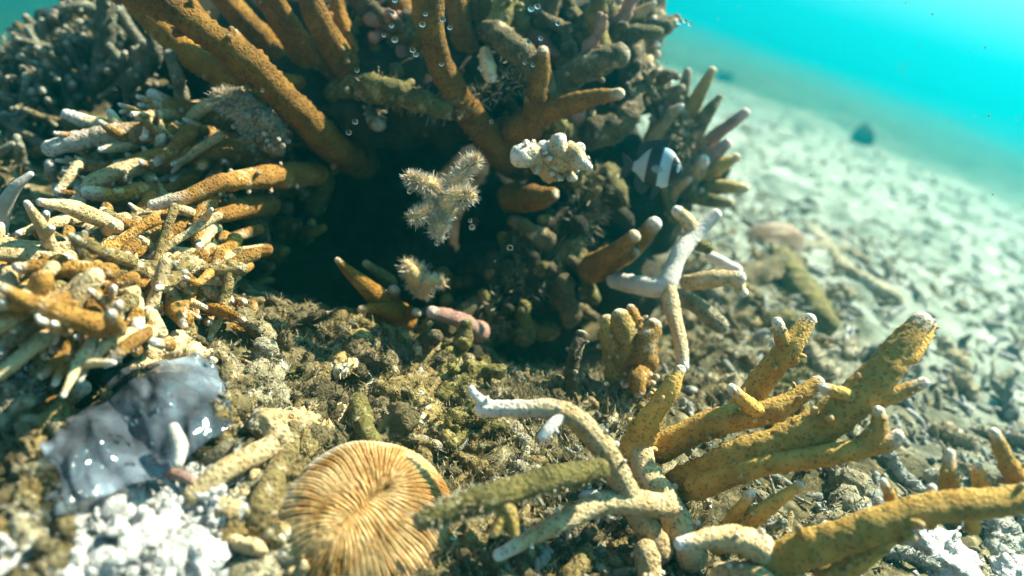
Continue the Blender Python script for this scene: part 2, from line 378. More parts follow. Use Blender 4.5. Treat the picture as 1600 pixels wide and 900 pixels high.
# ------------------------------------------------------------------ reef rock with the dark hollow under the staghorn
def blob_rock(name, label, blobs, voxel=0.012, mat='rock'):
    import bmesh
    bm = bmesh.new()
    for (px, py, d, r, sq) in blobs:
        p = P(px, py, d)
        g = bmesh.ops.create_icosphere(bm, subdivisions=3, radius=r)
        for v in g['verts']:
            v.co.z *= sq; v.co += Vector(p)
    base = P(*blobs[0][:3]); base = Vector((base[0], base[1], float(height(base[0], base[1]))))
    for v in bm.verts: v.co -= base
    me = bpy.data.meshes.new(name); bm.to_mesh(me); bm.free()
    o = obj(name, me, M[mat], None, base)
    rm = o.modifiers.new('remesh', 'REMESH'); rm.mode = 'VOXEL'; rm.voxel_size = voxel; rm.use_smooth_shade = True
    for k, (sz, st) in enumerate(((0.10, 0.05), (0.035, 0.028), (0.014, 0.011))):
        t = bpy.data.textures.new('%s_t%d' % (name, k), 'CLOUDS'); t.noise_scale = sz; t.noise_depth = 2
        dm = o.modifiers.new('displace', 'DISPLACE'); dm.texture = t; dm.strength = st; dm.mid_level = 0.5
    return tag(o, label, 'rock')

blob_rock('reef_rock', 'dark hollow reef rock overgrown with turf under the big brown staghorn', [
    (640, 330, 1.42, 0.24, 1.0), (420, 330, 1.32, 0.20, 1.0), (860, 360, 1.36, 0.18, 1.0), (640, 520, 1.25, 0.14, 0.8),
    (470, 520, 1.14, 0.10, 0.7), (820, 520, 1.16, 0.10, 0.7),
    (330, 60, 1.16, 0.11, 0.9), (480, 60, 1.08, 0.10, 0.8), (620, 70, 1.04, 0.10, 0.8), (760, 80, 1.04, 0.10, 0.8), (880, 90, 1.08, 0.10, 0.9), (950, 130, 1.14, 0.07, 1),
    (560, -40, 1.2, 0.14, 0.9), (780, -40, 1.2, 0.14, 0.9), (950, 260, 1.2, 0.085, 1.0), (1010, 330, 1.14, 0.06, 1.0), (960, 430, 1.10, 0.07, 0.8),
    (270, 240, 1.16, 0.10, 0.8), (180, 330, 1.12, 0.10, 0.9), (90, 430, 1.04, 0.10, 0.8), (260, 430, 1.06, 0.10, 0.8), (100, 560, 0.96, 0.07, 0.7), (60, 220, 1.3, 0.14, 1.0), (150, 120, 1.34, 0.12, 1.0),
    (440, 215, 1.0, .05, .6), (530, 200, .99, .05, .6), (620, 195, .98, .05, .6), (710, 200, .98, .045, .6), (380, 260, 1.0, .05, .7), (500, 150, 1.0, .08, .7), (600, 140, .99, .08, .7), (700, 140, .99, .08, .7), (480, 190, .94, .045, .6), (570, 180, .93, .045, .6), (660, 175, .93, .045, .6), (740, 190, .94, .04, .6), (800, 175, 1.12, 0.07, 1), (700, 160, 1.12, .07, 1), (640, 480, 1.24, 0.17, 0.8), (470, 470, 1.14, 0.11, 0.8), (800, 470, 1.18, 0.12, 0.8), (560, 540, 1.06, 0.06, .6), (700, 540, 1.06, 0.06, .6),  # includes roof lumps added to keep the sun out of the hollow
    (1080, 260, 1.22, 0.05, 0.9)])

# ------------------------------------------------------------------ A: big brown staghorn on top of the rock
A = thing('staghorn_coral', 'large brown staghorn coral with thick upright branches above the black hollow', 'coral', P(620, 190, 0.98))
def rooted(pts, dd=.14):                 # carry the base of a branch back into the rock
    (x0, y0, d0, w0), (x1, y1, d1, w1) = pts[0], pts[1]
    return [(x0+(x0-x1)*.6, y0+(y0-y1)*.35, d0+dd, w0*1.05)]+list(pts)
def bA(pts, **k): return branch(A, rooted([(a, b, d, w*.78) for a, b, d, w in pts]), k.pop('mat', 'brown'), nubs=k.pop('nubs', 10), lump=.11, knob=.14, **k)
bA([(530, 235, .93, 62), (470, 180, .86, 64), (390, 100, .80, 60), (300, 35, .76, 56), (190, -45, .73, 48)], tip=0.02)
bA([(150, -40, .80, 44), (215, 0, .78, 40), (272, 26, .76, 34)], tip=0.02)
bA([(470, 210, .98, 60), (400, 150, .92, 58), (310, 95, .90, 50), (235, 30, .90, 44), (190, -20, .9, 40)], tip=0.02)
bA([(560, 130, .95, 56), (520, 70, .90, 54), (488, 10, .86, 50), (465, -60, .84, 44)], tip=0.02)
bA([(520, 150, .99, 56), (470, 80, .94, 52), (425, 10, .90, 48), (395, -50, .88, 42)], tip=0.02)
bA([(470, 120, 1.0, 50), (400, 50, .96, 50), (345, -10, .93, 46), (310, -60, .91, 40)], tip=0.02)
bA([(780, 235, .96, 58), (725, 165, .90, 56), (690, 105, .85, 50), (676, 40, .81, 44), (684, -50, .79, 38)], tip=0.02)
bA([(745, 110, .98, 46), (722, 50, .93, 46), (706, -50, .90, 40)], tip=0.02)
bA([(830, 200, .92, 44), (838, 150, .88, 40), (846, 110, .86, 34), (848, 82, .85, 27)], tip=0.016)
bA([(800, 205, .94, 56), (860, 172, .89, 46), (920, 155, .86, 36), (968, 146, .84, 22)], tip=0.02)
bA([(660, 160, 1.0, 46), (640, 60, .97, 48), (610, -40, .94, 44)], tip=0.02)
bA([(590, 120, 1.0, 46), (575, 40, .98, 44), (545, -50, .95, 40)], tip=0.02)
bA([(520, 190, .98, 40), (450, 215, .94, 38), (385, 200, .9, 30)], tip=0.015)
bA([(470, 130, .92, 30), (425, 118, .88, 28), (365, 55, .86, 24)], tip=0.012)

for pts in ([(600, 170, 1.0, 40), (540, 60, .93, 34), (520, -40, .9, 24)], [(450, 190, .96, 40), (360, 90, .88, 34), (280, -20, .84, 26)], [(410, 150, .98, 40), (310, 50, .93, 34), (262, -30, .92, 26)], [(640, 150, 1.0, 38), (655, 40, .93, 32), (650, -40, .9, 24)], [(790, 160, 1.0, 38), (760, 60, .95, 32), (735, -40, .92, 24)], [(560, 160, .98, 34), (450, 30, .9, 30), (425, -40, .88, 22)]):
    bA(pts, tip=.02)

def scatter_branches(parent, spots, mat, n, length, width, seedk, spread=0.9, dirv=None, tip=0.012, lump=0.22, knob=0.0, fork=0.4, seg=10, step=0.006, lfreq=70, bend=0.05):
    """random short branches standing out of a list of (px, py, depth, jitter px) spots"""
    g = np.random.default_rng(seedk)
    toward = -fw
    for i in range(n):
        px, py, d, jit = spots[i % len(spots)]
        qx, qy, qd = px+g.normal()*jit, py+g.normal()*jit*0.7, d+g.normal()*0.02
        k = front([(qx, qy, qd)], 0.01); c = P(qx, qy, qd*k)
        v = (np.array(dirv, float) if dirv is not None else (toward*0.6+np.array([0, 0, 0.7]))) + g.normal(size=3)*spread
        v /= np.linalg.norm(v)
        L = k*length*(0.6+0.8*g.random()); r = k*width*(0.7+0.6*g.random())
        mid = c+v*L*0.5+g.normal(size=3)*L*bend
        m = mat if isinstance(mat, str) else mat[g.integers(0, len(mat))]
        end = c+v*L
        branch(parent, [(c-v*0.02, r*1.2), (mid, r), (end, r*(.75 if m in ('dead', 'olive', 'rock', 'greygreen') else .5))], m, tip=tip, lump=lump, knob=knob, seg=seg, step=step, split=False, lfreq=lfreq, rough=.5)
        if g.random() < fork:
            v2 = v+g.normal(size=3)*0.8; v2 /= np.linalg.norm(v2)
            branch(parent, [(mid-v2*r*0.4, r*0.85), (mid+v2*L*0.45, r*0.6)], m, tip=tip, lump=lump, knob=knob, seg=seg, step=step, split=False, lfreq=lfreq, rough=.5)

# dead branches between the living ones
D1 = thing('dead_coral', 'algae coated dead coral branches wedged between the brown staghorn branches', 'coral', P(740, 120, 1.0))
bd = lambda T, pts, **k: branch(T, pts, k.pop('mat', 'dead'), lump=k.pop('lump', .26), knob=0.05, tip=k.pop('tip', .006), split=False, rough=.9, nubs=6, **k)
bd(D1, [(520, 150, .95, 44), (590, 138, .88, 42), (640, 152, .87, 40), (690, 172, .88, 34)], mat='olive')
bd(D1, [(765, 48, .88, 36), (800, 72, .86, 40), (840, 118, .88, 44), (850, 170, .92, 44)], mat='dead')
bd(D1, [(758, 82, .87, 20), (766, 118, .86, 22)], mat='cream')
bd(D1, [(880, 128, .92, 44), (930, 100, .89, 40), (968, 86, .88, 34)], mat='dead')
bd(D1, [(580, 180, .90, 30), (590, 195, .88, 24)], mat='dead'); bd(D1, [(770, 60, .9, 30), (800, -20, .9, 36)], mat='olive')
bd(D1, [(930, 210, .95, 50), (975, 185, .95, 46), (990, 130, .98, 44), (985, 60, 1.0, 46)], mat='dead')
scatter_branches(D1, [(600, 60, .98, 30), (560, 60, .98, 20), (770, 40, .98, 30), (880, 30, .96, 35), (900, 60, .94, 35), (930, 40, .97, 30), (820, 20, .98, 30), (650, 110, .98, 30), (880, 200, .97, 20)],
                 ['dead', 'dead', 'olive', 'pink'], 80, 0.045, 0.010, 11, 0.8, lump=0.42, tip=0)
D2 = thing('dead_coral', 'pale knobbly dead coral column at the mound edge against the blue water', 'coral', P(1000, 110, 1.05))
scatter_branches(D2, [(985, 30, 1.02, 14), (1000, 55, 1.02, 12), (990, 90, 1.02, 14), (1000, 125, 1.02, 14), (975, 10, 1.04, 14), (1015, 40, 1.02, 6), (965, 60, 1.03, 14)],
                 ['dead', 'cream', 'dead'], 46, 0.032, 0.0095, 12, 0.9, lump=0.42, tip=0.004)
fuzz(D1, [(P(520, 150, .95), .016), (P(590, 138, .88), .016), (P(690, 172, .88), .014), (P(840, 118, .88), .016), (P(770, 50, .88), .015)], 1800, 0.008, 'turf', seedk=2)
fuzz(D2, [(P(960, 60, 1.03), .03), (P(1000, 30, 1.02), .03), (P(1000, 130, 1.02), .03)], 1600, 0.010, 'turf', seedk=3)

# ------------------------------------------------------------------ B: grey-green dead thicket far left
B = thing('dead_coral', 'grey green thicket of dead staghorn stubs in front of the blue water corner', 'coral', P(120, 200, 1.15))
scatter_branches(B, [(20, 110, 1.12, 26), (70, 90, 1.12, 26), (60, 150, 1.08, 26), (30, 200, 1.06, 26), (130, 60, 1.14, 22), (170, 40, 1.14, 22), (160, 100, 1.1, 24), (190, 80, 1.1, 20),
                     (120, 130, 1.08, 24), (20, 240, 1.05, 24), (90, 180, 1.08, 24), (140, 10, 1.16, 20), (200, 130, 1.05, 20), (60, 75, 1.15, 22)], ['greygreen', 'greygreen', 'dead'],
                 300, 0.048, 0.0062, 21, 0.9, lump=0.30, tip=0.010, fork=.7)
bd(B, [(150, 130, 1.05, 30), (165, 60, 1.02, 28), (165, -20, 1.0, 24)], mat='greygreen')
bd(B, [(170, 25, 1.03, 24), (130, 12, 1.02, 22), (98, 14, 1.01, 15)], mat='greygreen')
bd(B, [(200, 130, 1.0, 28), (240, 90, .97, 25), (235, 45, .96, 18)], mat='greygreen')
bd(B, [(285, 150, .93, 22), (276, 115, .90, 24), (266, 86, .89, 20)], mat='greygreen')
fuzz(B, [(P(20, 90, 1.1), .03), (P(80, 90, 1.1), .03), (P(150, 60, 1.1), .03), (P(180, 110, 1.1), .03)], 5000, 0.008, 'turf', seedk=4)

# ------------------------------------------------------------------ C: orange plate of white-tipped branches, left of the hollow
C1 = thing('staghorn_coral', 'orange plate coral with white topped branches reaching left of the black hollow', 'coral', P(400, 260, .95))
bc = lambda pts, **k: branch(C1, rooted([(a, b, d-(.08 if pts[-1][1] > 295 else 0), w*.8) for a, b, d, w in pts], .07), k.pop('mat', 'orange'), lump=k.pop('lump', .17), knob=.12, rough=.4, nubs=9, tip=k.pop('tip', .035), **k)
bc([(430, 255, .96, 60), (330, 222, .90, 50), (220, 208, .86, 46), (130, 218, .84, 36), (78, 232, .83, 30)], tip=0.09)
bc([(420, 250, .96, 54), (350, 235, .88, 44), (270, 245, .85, 40), (190, 262, .84, 34)], tip=0.03)
bc([(400, 220, .98, 50), (330, 185, .92, 46), (275, 170, .90, 38), (240, 148, .89, 26)], tip=0.03)
bc([(330, 215, .95, 38), (270, 195, .90, 30), (222, 184, .88, 22)], tip=0.02)
bc([(230, 215, .90, 34), (150, 195, .87, 30), (105, 178, .86, 22)], mat='cream', tip=0.03)
bc([(190, 215, .86, 26), (180, 190, .85, 22), (172, 176, .85, 16)], mat='cream', tip=0.02)
bc([(250, 225, .86, 22), (252, 210, .85, 17)], mat='cream', tip=0.02)
bc([(440, 275, .95, 46), (350, 285, .87, 34), (290, 308, .84, 28), (240, 320, .83, 23)], tip=0.035)
bc([(380, 325, .92, 40), (310, 345, .85, 24), (255, 353, .83, 20), (206, 355, .82, 16)], tip=0.02)
bc([(330, 305, .88, 34), (312, 345, .84, 26), (309, 385, .82, 22), (308, 415, .82, 17)], tip=0.018)
bc([(330, 330, .9, 30), (275, 380, .86, 24), (250, 420, .84, 18), (245, 440, .84, 13)], tip=0.015)
bc([(210, 262, .9, 34), (150, 280, .86, 28), (130, 300, .85, 24), (122, 330, .85, 18)], mat='cream', tip=0.02)
bc([(230, 300, .90, 34), (165, 305, .86, 28), (135, 300, .85, 24)], tip=0.03)
bc([(250, 320, .92, 34), (160, 310, .88, 20), (92, 302, .87, 15)], tip=0.01)
bc([(200, 330, .92, 24), (135, 333, .87, 17), (97, 340, .86, 13)], mat='cream', tip=0.012)
bc([(165, 320, .9, 24), (138, 345, .87, 20), (112, 390, .86, 14)], tip=0.014)
bc([(110, 300, .9, 20), (82, 280, .87, 18), (78, 255, .86, 18)], mat='cream', tip=0.02)
bc([(120, 260, .9, 20), (90, 300, .88, 16)], mat='cream', tip=0.015)
bc([(320, 340, .9, 28), (330, 390, .88, 22), (352, 455, .87, 16)], tip=0.012)
bc([(310, 400, .9, 24), (330, 440, .88, 18), (355, 460, .88, 14)], tip=0.012)
bc([(280, 380, .9, 24), (285, 440, .87, 18), (291, 472, .86, 14)], tip=0.012)
scatter_branches(C1, [(300, 200, .90, 30), (230, 230, .87, 30), (180, 250, .86, 26), (330, 250, .88, 26), (150, 300, .86, 24), (260, 290, .86, 26), (220, 340, .84, 26), (300, 320, .85, 24), (280, 370, .84, 26), (240, 380, .83, 26)], ['orange', 'orange', 'cream'], 110, .045, .0062, 92, .5, dirv=tuple(-rt*.7+tocam0*.5-up*.15), lump=.18, tip=.012, fork=.6)
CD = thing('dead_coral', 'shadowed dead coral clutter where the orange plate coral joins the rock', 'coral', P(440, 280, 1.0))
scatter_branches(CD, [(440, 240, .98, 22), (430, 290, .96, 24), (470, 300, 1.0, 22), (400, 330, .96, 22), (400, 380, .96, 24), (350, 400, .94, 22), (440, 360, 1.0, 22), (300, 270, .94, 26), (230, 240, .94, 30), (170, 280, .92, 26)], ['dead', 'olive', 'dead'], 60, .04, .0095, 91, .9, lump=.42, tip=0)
C2 = thing('dead_coral', 'fuzzy whitish dead coral knob leaning on the orange plate coral', 'coral', P(380, 190, .86))
for pts in ([(420, 215, .88, 44), (385, 175, .84, 40), (345, 152, .83, 30)], [(425, 200, .87, 34), (400, 165, .84, 30), (370, 150, .83, 26)], [(430, 225, .86, 36), (425, 195, .84, 30), (405, 180, .83, 24)], [(395, 200, .85, 26), (390, 215, .84, 22)]):
    branch(C2, pts, 'rubble_pale', tip=0, lump=.5, knob=0, split=False, rough=1.0, nubs=16)
fuzz(C2, [(P(345, 152, .83), .012), (P(385, 172, .83), .016), (P(425, 205, .85), .016)], 4000, 0.006, 'fuzz', seedk=5, width=.0003)

LEFT = [(60, 440), (130, 420), (200, 400), (270, 420), (120, 480), (200, 460), (50, 510), (130, 520)]
blob_rock('reef_rock', 'low dark rock added for dark gaps under the tangle of cream finger coral', [(x, y, depth_of(G(x, y))-.01, .055, .8) for x, y in LEFT], .008)  # lumps put in for bulk and darkness between the fingers

DM = thing('finger_coral', 'few brown fingers hanging at the left rim of the black hollow', 'coral', P(350, 460, .92))
scatter_branches(DM, [(330, 430, .88, 12), (350, 480, .87, 14), (375, 500, .86, 12)], ['brown', 'orange'], 14, .045, .0062, 94, .4, dirv=tuple(rt*.5+tocam0*.6-up*.5), lump=.15, tip=.008, fork=.3)

# ------------------------------------------------------------------ D: thickets of small stubby branches, lower left
def stub_thicket(name, label, base, spots, mats, n, length, width, seedk, **k):
    t = thing(name, label, 'coral', base); scatter_branches(t, spots, mats, n, length, width, seedk, **k); return t
D3 = stub_thicket('finger_coral', 'tangle of small cream and orange finger coral below the orange plate coral', P(200, 440, .95),
    [(x, y-22, depth_of(G(x, y))-.065, 30) for x, y in LEFT+[(310, 430), (320, 470), (290, 400), (260, 470)]],
    ['cream', 'orange', 'rubble_tan', 'cream', 'orange'], 330, 0.042, 0.0054, 31, spread=0.5, dirv=tuple(-rt*0.35+tocam0*0.75-up*0.45), lump=0.22, tip=0.007, fork=0.5)
for pts, m in (([(150, 470, .88, 24), (60, 455, .86, 22), (8, 465, .85, 18)], 'cream'), ([(130, 495, .87, 22), (100, 485, .86, 24), (68, 486, .855, 20)], 'white'), ([(60, 440, .9, 18), (35, 415, .88, 16), (22, 408, .87, 12)], 'orange'),
               ([(290, 500, .88, 24), (255, 480, .86, 18), (232, 484, .855, 13)], 'orange'), ([(250, 520, .88, 22), (215, 455, .88, 26), (215, 510, .86, 20)], 'cream'), ([(300, 475, .9, 24), (345, 485, .88, 18), (380, 500, .875, 10)], 'brown'),
               ([(235, 520, .87, 26), (180, 530, .85, 22), (145, 560, .84, 17)], 'cream'), ([(235, 515, .87, 24), (200, 540, .85, 20), (170, 566, .84, 15)], 'orange'), ([(265, 540, .87, 20), (240, 535, .86, 15)], 'orange'), ([(45, 378, .87, 22), (4, 378, .86, 20)], 'cream')):
    branch(D3, [(a, b, depth_of(G(a, b))-.085+(.03 if i_ == 0 else 0), w) for i_, (a, b, d, w) in enumerate(pts)], m, tip=.014, seg=16, nubs=3)
D4 = stub_thicket('finger_coral', 'dark orange fan of finger coral at the left edge under the cream tangle', P(40, 590, .86),
    [(20, 540, .84, 16), (60, 560, .84, 18), (40, 590, .82, 18), (90, 540, .86, 16), (10, 500, .86, 16), (100, 570, .83, 14)], ['brown', 'brown', 'orange'], 90, 0.048, 0.0060, 33, spread=0.5, dirv=tuple(-rt*0.3+tocam0*0.8-up*0.3), lump=0.12, tip=0.008, fork=0.4)
A1 = thing('coral_branch', 'white curved bleached branch poking in at the left edge of frame', 'coral', P(0, 360, .78))
branch(A1, [(-6, 385, .79, 26), (4, 330, .77, 24), (22, 295, .76, 18), (48, 272, .76, 9)], 'white', tip=0.01, lump=.06)

# ------------------------------------------------------------------ E-H: things in and around the hollow
E = thing('soft_coral', 'fuzzy cream soft coral star lit up inside the black hollow', 'coral', P(690, 330, .86))
sk = [[(690, 330, 0.780, 34), (680, 295, 0.750, 40), (655, 285, 0.740, 26), (640, 278, 0.735, 15)], [(690, 335, 0.780, 40), (705, 310, 0.750, 40), (735, 305, 0.750, 24)], [(690, 330, 0.780, 34), (672, 330, 0.750, 30), (645, 340, 0.740, 20)],
      [(690, 330, 0.780, 30), (712, 285, 0.760, 30), (730, 260, 0.760, 24), (745, 248, 0.760, 14)], [(690, 320, 0.780, 30), (688, 345, 0.750, 28), (684, 365, 0.750, 16)]]
for s_ in sk: branch(E, [(a, b, d, w*.7) for a, b, d, w in s_], 'fuzz', tip=0, lump=.45, knob=0, split=False, seg=16, rough=.9)
for i, s_ in enumerate(sk): fuzz(E, [(P(a, b, d), w*.34*d/F) for a, b, d, w in s_], 3200, 0.0065, 'fuzz', 'polyp_fuzz', seedk=50+i, width=.0003)
E2 = thing('soft_coral', 'small whitish fuzzy tuft below the cream soft coral star', 'coral', P(655, 450, .88))
sk = [[(660, 455, .88, 26), (645, 430, .85, 24), (635, 412, .845, 14)], [(660, 455, .88, 26), (672, 440, .85, 20), (690, 442, .85, 12)], [(650, 450, .88, 20), (655, 420, .86, 16)]]
for s_ in sk: branch(E2, s_, 'fuzz', tip=0, lump=.25, knob=0, split=False, seg=12)
for i, s_ in enumerate(sk): fuzz(E2, [(P(a, b, d), w/2*d/F) for a, b, d, w in s_], 700, 0.007, 'fuzz', 'polyp_fuzz', seedk=60+i, width=.00035)
K1 = thing('knob_coral', 'bright cream knobbly coral lump in the upper hollow beside the striped fish', 'coral', P(870, 260, .88))
for pts in ([(860, 262, 0.820, 44), (835, 245, 0.780, 38), (812, 244, 0.770, 30)], [(865, 262, 0.820, 46), (872, 235, 0.780, 36), (876, 220, 0.775, 24)], [(870, 262, 0.820, 46), (895, 245, 0.780, 36), (908, 255, 0.775, 30), (918, 260, 0.770, 18)], [(826, 238, 0.785, 18), (822, 224, 0.780, 13)], [(860, 250, 0.790, 26), (848, 230, 0.780, 20)], [(885, 245, 0.790, 26), (905, 232, 0.780, 20)]):
    branch(K1, pts, 'cream', tip=.022, lump=.34, knob=.06, split=False, rough=.9, nubs=8)
O1 = thing('finger_coral', 'thin dark orange fingers pointing up left low in the black hollow', 'coral', P(620, 500, .90))
for pts in ([(630, 500, .9, 44), (580, 455, .86, 30), (545, 425, .84, 18), (527, 406, .83, 9)], [(625, 490, .88, 30), (590, 482, .85, 18), (564, 483, .84, 11)], [(640, 490, .88, 24), (650, 489, .85, 17)], [(600, 500, .9, 30), (615, 455, .87, 20)]):
    branch(O1, pts, 'brown', tip=.008, seg=16)
branch(O1, [(610, 440, .9, 22), (590, 425, .88, 16), (572, 412, .87, 12)], 'olive', tip=.008, seg=14)
O3 = thing('finger_coral', 'short pink tipped finger lying below the small fuzzy tuft', 'coral', P(720, 510, .88))
branch(O3, [(750, 520, .90, 32), (715, 500, .86, 24), (675, 487, .84, 18)], 'pink', tip=.02, lump=.2)
O2 = thing('finger_coral', 'two brown fingers with pale round tips at the right rim of the hollow', 'coral', P(930, 420, .95))
branch(O2, [(925, 420, .95, 44), (960, 395, .88, 30), (990, 370, .85, 22)], 'brown', tip=.01)
branch(O2, [(945, 410, .95, 44), (990, 385, .89, 34), (1022, 350, .86, 24)], 'orange', tip=.014)
branch(O2, [(940, 425, .95, 30), (970, 405, .88, 22), (990, 395, .87, 18)], 'brown', tip=.006)
O4 = thing('finger_coral', 'amber rounded stub glowing in shadow below the cream knob coral', 'coral', P(830, 320, .95))
branch(O4, [(800, 310, .98, 44), (840, 308, .92, 38), (862, 304, .90, 24)], 'brown', tip=.004, lump=.15)
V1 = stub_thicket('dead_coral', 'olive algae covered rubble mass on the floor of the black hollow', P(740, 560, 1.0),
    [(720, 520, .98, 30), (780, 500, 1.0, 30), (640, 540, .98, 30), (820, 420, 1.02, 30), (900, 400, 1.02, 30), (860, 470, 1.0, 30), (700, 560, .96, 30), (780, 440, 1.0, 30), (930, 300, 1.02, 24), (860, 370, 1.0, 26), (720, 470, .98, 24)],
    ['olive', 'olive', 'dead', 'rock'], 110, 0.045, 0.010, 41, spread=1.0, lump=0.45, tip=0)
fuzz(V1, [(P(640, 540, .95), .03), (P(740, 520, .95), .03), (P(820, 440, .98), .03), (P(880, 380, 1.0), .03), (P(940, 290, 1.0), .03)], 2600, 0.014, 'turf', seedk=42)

# ------------------------------------------------------------------ J: spiky fan behind the fish
J = thing('staghorn_coral', 'spiky olive and pink fan of thin coral fingers behind the striped fish', 'coral', P(1050, 260, 1.12))
for pts, m in (([(1055, 230, 1.12, 28), (1062, 170, 1.08, 24), (1074, 112, 1.06, 13)], 'dead'), ([(1060, 220, 1.12, 30), (1085, 160, 1.07, 24), (1113, 110, 1.05, 12)], 'yellow'), ([(1070, 240, 1.12, 30), (1100, 185, 1.07, 22), (1124, 152, 1.06, 11)], 'olive'),
               ([(1075, 260, 1.12, 30), (1115, 215, 1.06, 24), (1164, 176, 1.03, 15)], 'pink'), ([(1075, 265, 1.1, 30), (1110, 245, 1.05, 26), (1135, 225, 1.04, 18)], 'pink'), ([(1080, 280, 1.1, 30), (1120, 262, 1.05, 24), (1150, 246, 1.04, 14)], 'yellow'),
               ([(1080, 300, 1.1, 28), (1125, 292, 1.05, 22), (1164, 294, 1.04, 14)], 'yellow'), ([(1040, 230, 1.12, 30), (1035, 170, 1.09, 26), (1030, 110, 1.07, 16)], 'dead'), ([(1040, 240, 1.12, 28), (1046, 190, 1.08, 24), (1046, 150, 1.07, 14)], 'pink'),
               ([(1070, 290, 1.1, 30), (1090, 270, 1.05, 24), (1100, 250, 1.03, 16)], 'cream'), ([(1060, 300, 1.1, 30), (1100, 310, 1.05, 24), (1140, 318, 1.03, 14)], 'olive')):
    branch(J, pts, m, tip=.02, lump=.14, split=False, seg=16)
scatter_branches(J, [(1040, 200, 1.1, 14), (1060, 230, 1.1, 16), (1085, 270, 1.1, 16), (1060, 310, 1.08, 18), (1030, 160, 1.12, 12)], ['dead', 'olive', 'cream'], 26, 0.04, 0.008, 43, spread=.6, lump=.25)
fuzz(J, [(P(1040, 160, 1.07), .02), (P(1080, 230, 1.06), .02), (P(1090, 290, 1.05), .02)], 800, 0.010, 'turf', seedk=44)

# ------------------------------------------------------------------ K: bleached Y branch and its neighbours
Y1 = thing('coral_branch', 'white bleached forked branch standing right of the hollow', 'coral', P(1035, 450, .88))
branch(Y1, [(960, 438, .92, 26), (1000, 446, .87, 30), (1038, 446, .85, 30), (1060, 400, .86, 28), (1085, 368, .87, 27), (1118, 336, .87, 19)], 'white', tip=.01, lump=.10)
branch(Y1, [(1040, 440, .85, 28), (1050, 480, .84, 24), (1062, 530, .82, 22), (1068, 572, .81, 17)], 'cream', tip=.02, lump=.06)
branch(Y1, [(1085, 370, .87, 24), (1075, 345, .87, 22), (1058, 330, .87, 18)], 'cream', tip=.01)
branch(Y1, [(1080, 375, .87, 22), (1105, 388, .87, 18)], 'olive', tip=.0)
Y2 = thing('coral_branch', 'cream studded branch lying level beside the white forked branch', 'coral', P(1110, 445, .88))
branch(Y2, [(1075, 442, .88, 26), (1115, 436, .86, 28), (1155, 434, .85, 22)], 'cream', tip=.012); branch(Y2, [(1150, 436, .86, 20), (1162, 458, .85, 13)], 'cream', tip=.008, seg=14)
Y3 = thing('coral_branch', 'short white stub above the cream studded branch', 'coral', P(1135, 415, .9))
branch(Y3, [(1112, 402, .91, 18), (1152, 421, .89, 16)], 'white', tip=.02)
Y4 = thing('coral_branch', 'grey dead branch slanting below the white forked branch', 'coral', P(1090, 485, .9))
branch(Y4, [(1060, 460, .92, 24), (1095, 482, .90, 26), (1126, 508, .88, 26)], 'rubble_pale', tip=0, lump=.15)
N1 = thing('knob_coral', 'yellow orange lumpy coral between white forked branch and foreground staghorn', 'coral', P(990, 560, .84))
for pts in ([(985, 600, .84, 50), (980, 540, .81, 40), (968, 495, .80, 26)], [(1000, 600, .84, 46), (1005, 550, .80, 40), (1020, 510, .80, 26)], [(1000, 600, .83, 36), (995, 590, .79, 34), (998, 610, .78, 24)], [(980, 560, .83, 34), (990, 500, .81, 26), (985, 482, .81, 14)], [(965, 590, .84, 40), (955, 530, .82, 30), (948, 500, .82, 18)]):
    branch(N1, pts, 'yellow' if pts[0][0] % 2 else 'orange', tip=.006, lump=.32, knob=.05, rough=.7, nubs=8)
N2 = thing('coral_branch', 'brownish upright dead stick left of the yellow lumpy coral', 'coral', P(890, 600, .86))
branch(N2, [(895, 620, .84, 28), (895, 570, .83, 26), (908, 525, .83, 20)], 'dead', tip=.01, lump=.35, rough=.9, nubs=6)

# ------------------------------------------------------------------ O: foreground staghorn
O = thing('staghorn_coral', 'amber staghorn coral with white tips sprawling across the right foreground', 'coral', P(1060, 760, .66))
bo = lambda pts, **k: branch(O, [(a, b, d, w*.80) for a, b, d, w in pts], k.get('mat', 'amber'), lump=.14 if k.get('mat') else .09, rough=.6 if k.pop('mat', 0) else .2, tip=k.pop('tip', .016), seg=k.pop('seg', 22), step=.0036, knob=.17, nubs=k.pop('nubs', 6), **k)
bo([(1060, 760, .66, 66), (1150, 718, .62, 68), (1270, 672, .60, 70), (1360, 600, .59, 66), (1410, 540, .59, 56), (1440, 503, .59, 38)], tip=.02)
bo([(1425, 560, .59, 26), (1450, 520, .60, 22), (1458, 503, .60, 13)], tip=.010, seg=16)
bo([(1330, 640, .59, 40), (1400, 615, .585, 32), (1444, 598, .58, 20)], tip=.012)
bo([(1370, 640, .60, 26), (1330, 620, .585, 26), (1286, 606, .58, 19)], tip=.014)
bo([(1150, 650, .68, 52), (1195, 590, .66, 48), (1232, 545, .65, 46), (1264, 500, .65, 28)], tip=.012)
bo([(1235, 560, .65, 36), (1222, 530, .645, 28), (1214, 503, .64, 20)], tip=.014)
bo([(1030, 700, .67, 56), (1120, 660, .65, 54), (1210, 640, .64, 46), (1278, 598, .64, 26)], tip=.012)
bo([(1190, 650, .64, 34), (1165, 628, .63, 28), (1143, 606, .625, 18)], tip=.016)
bo([(985, 710, .66, 60), (1020, 650, .64, 46), (1045, 610, .63, 36), (1063, 578, .63, 20)], tip=.008)
bo([(1090, 760, .63, 54), (1180, 730, .60, 40), (1290, 712, .58, 42), (1380, 692, .575, 38), (1402, 680, .572, 24)], tip=.012)
bo([(1350, 700, .576, 40), (1372, 668, .572, 32), (1372, 642, .57, 20)], tip=.010)
bo([(1120, 960, .60, 70), (1210, 880, .58, 70), (1330, 835, .56, 68), (1450, 795, .55, 62), (1560, 785, .545, 54), (1700, 760, .54, 50)], tip=.02)
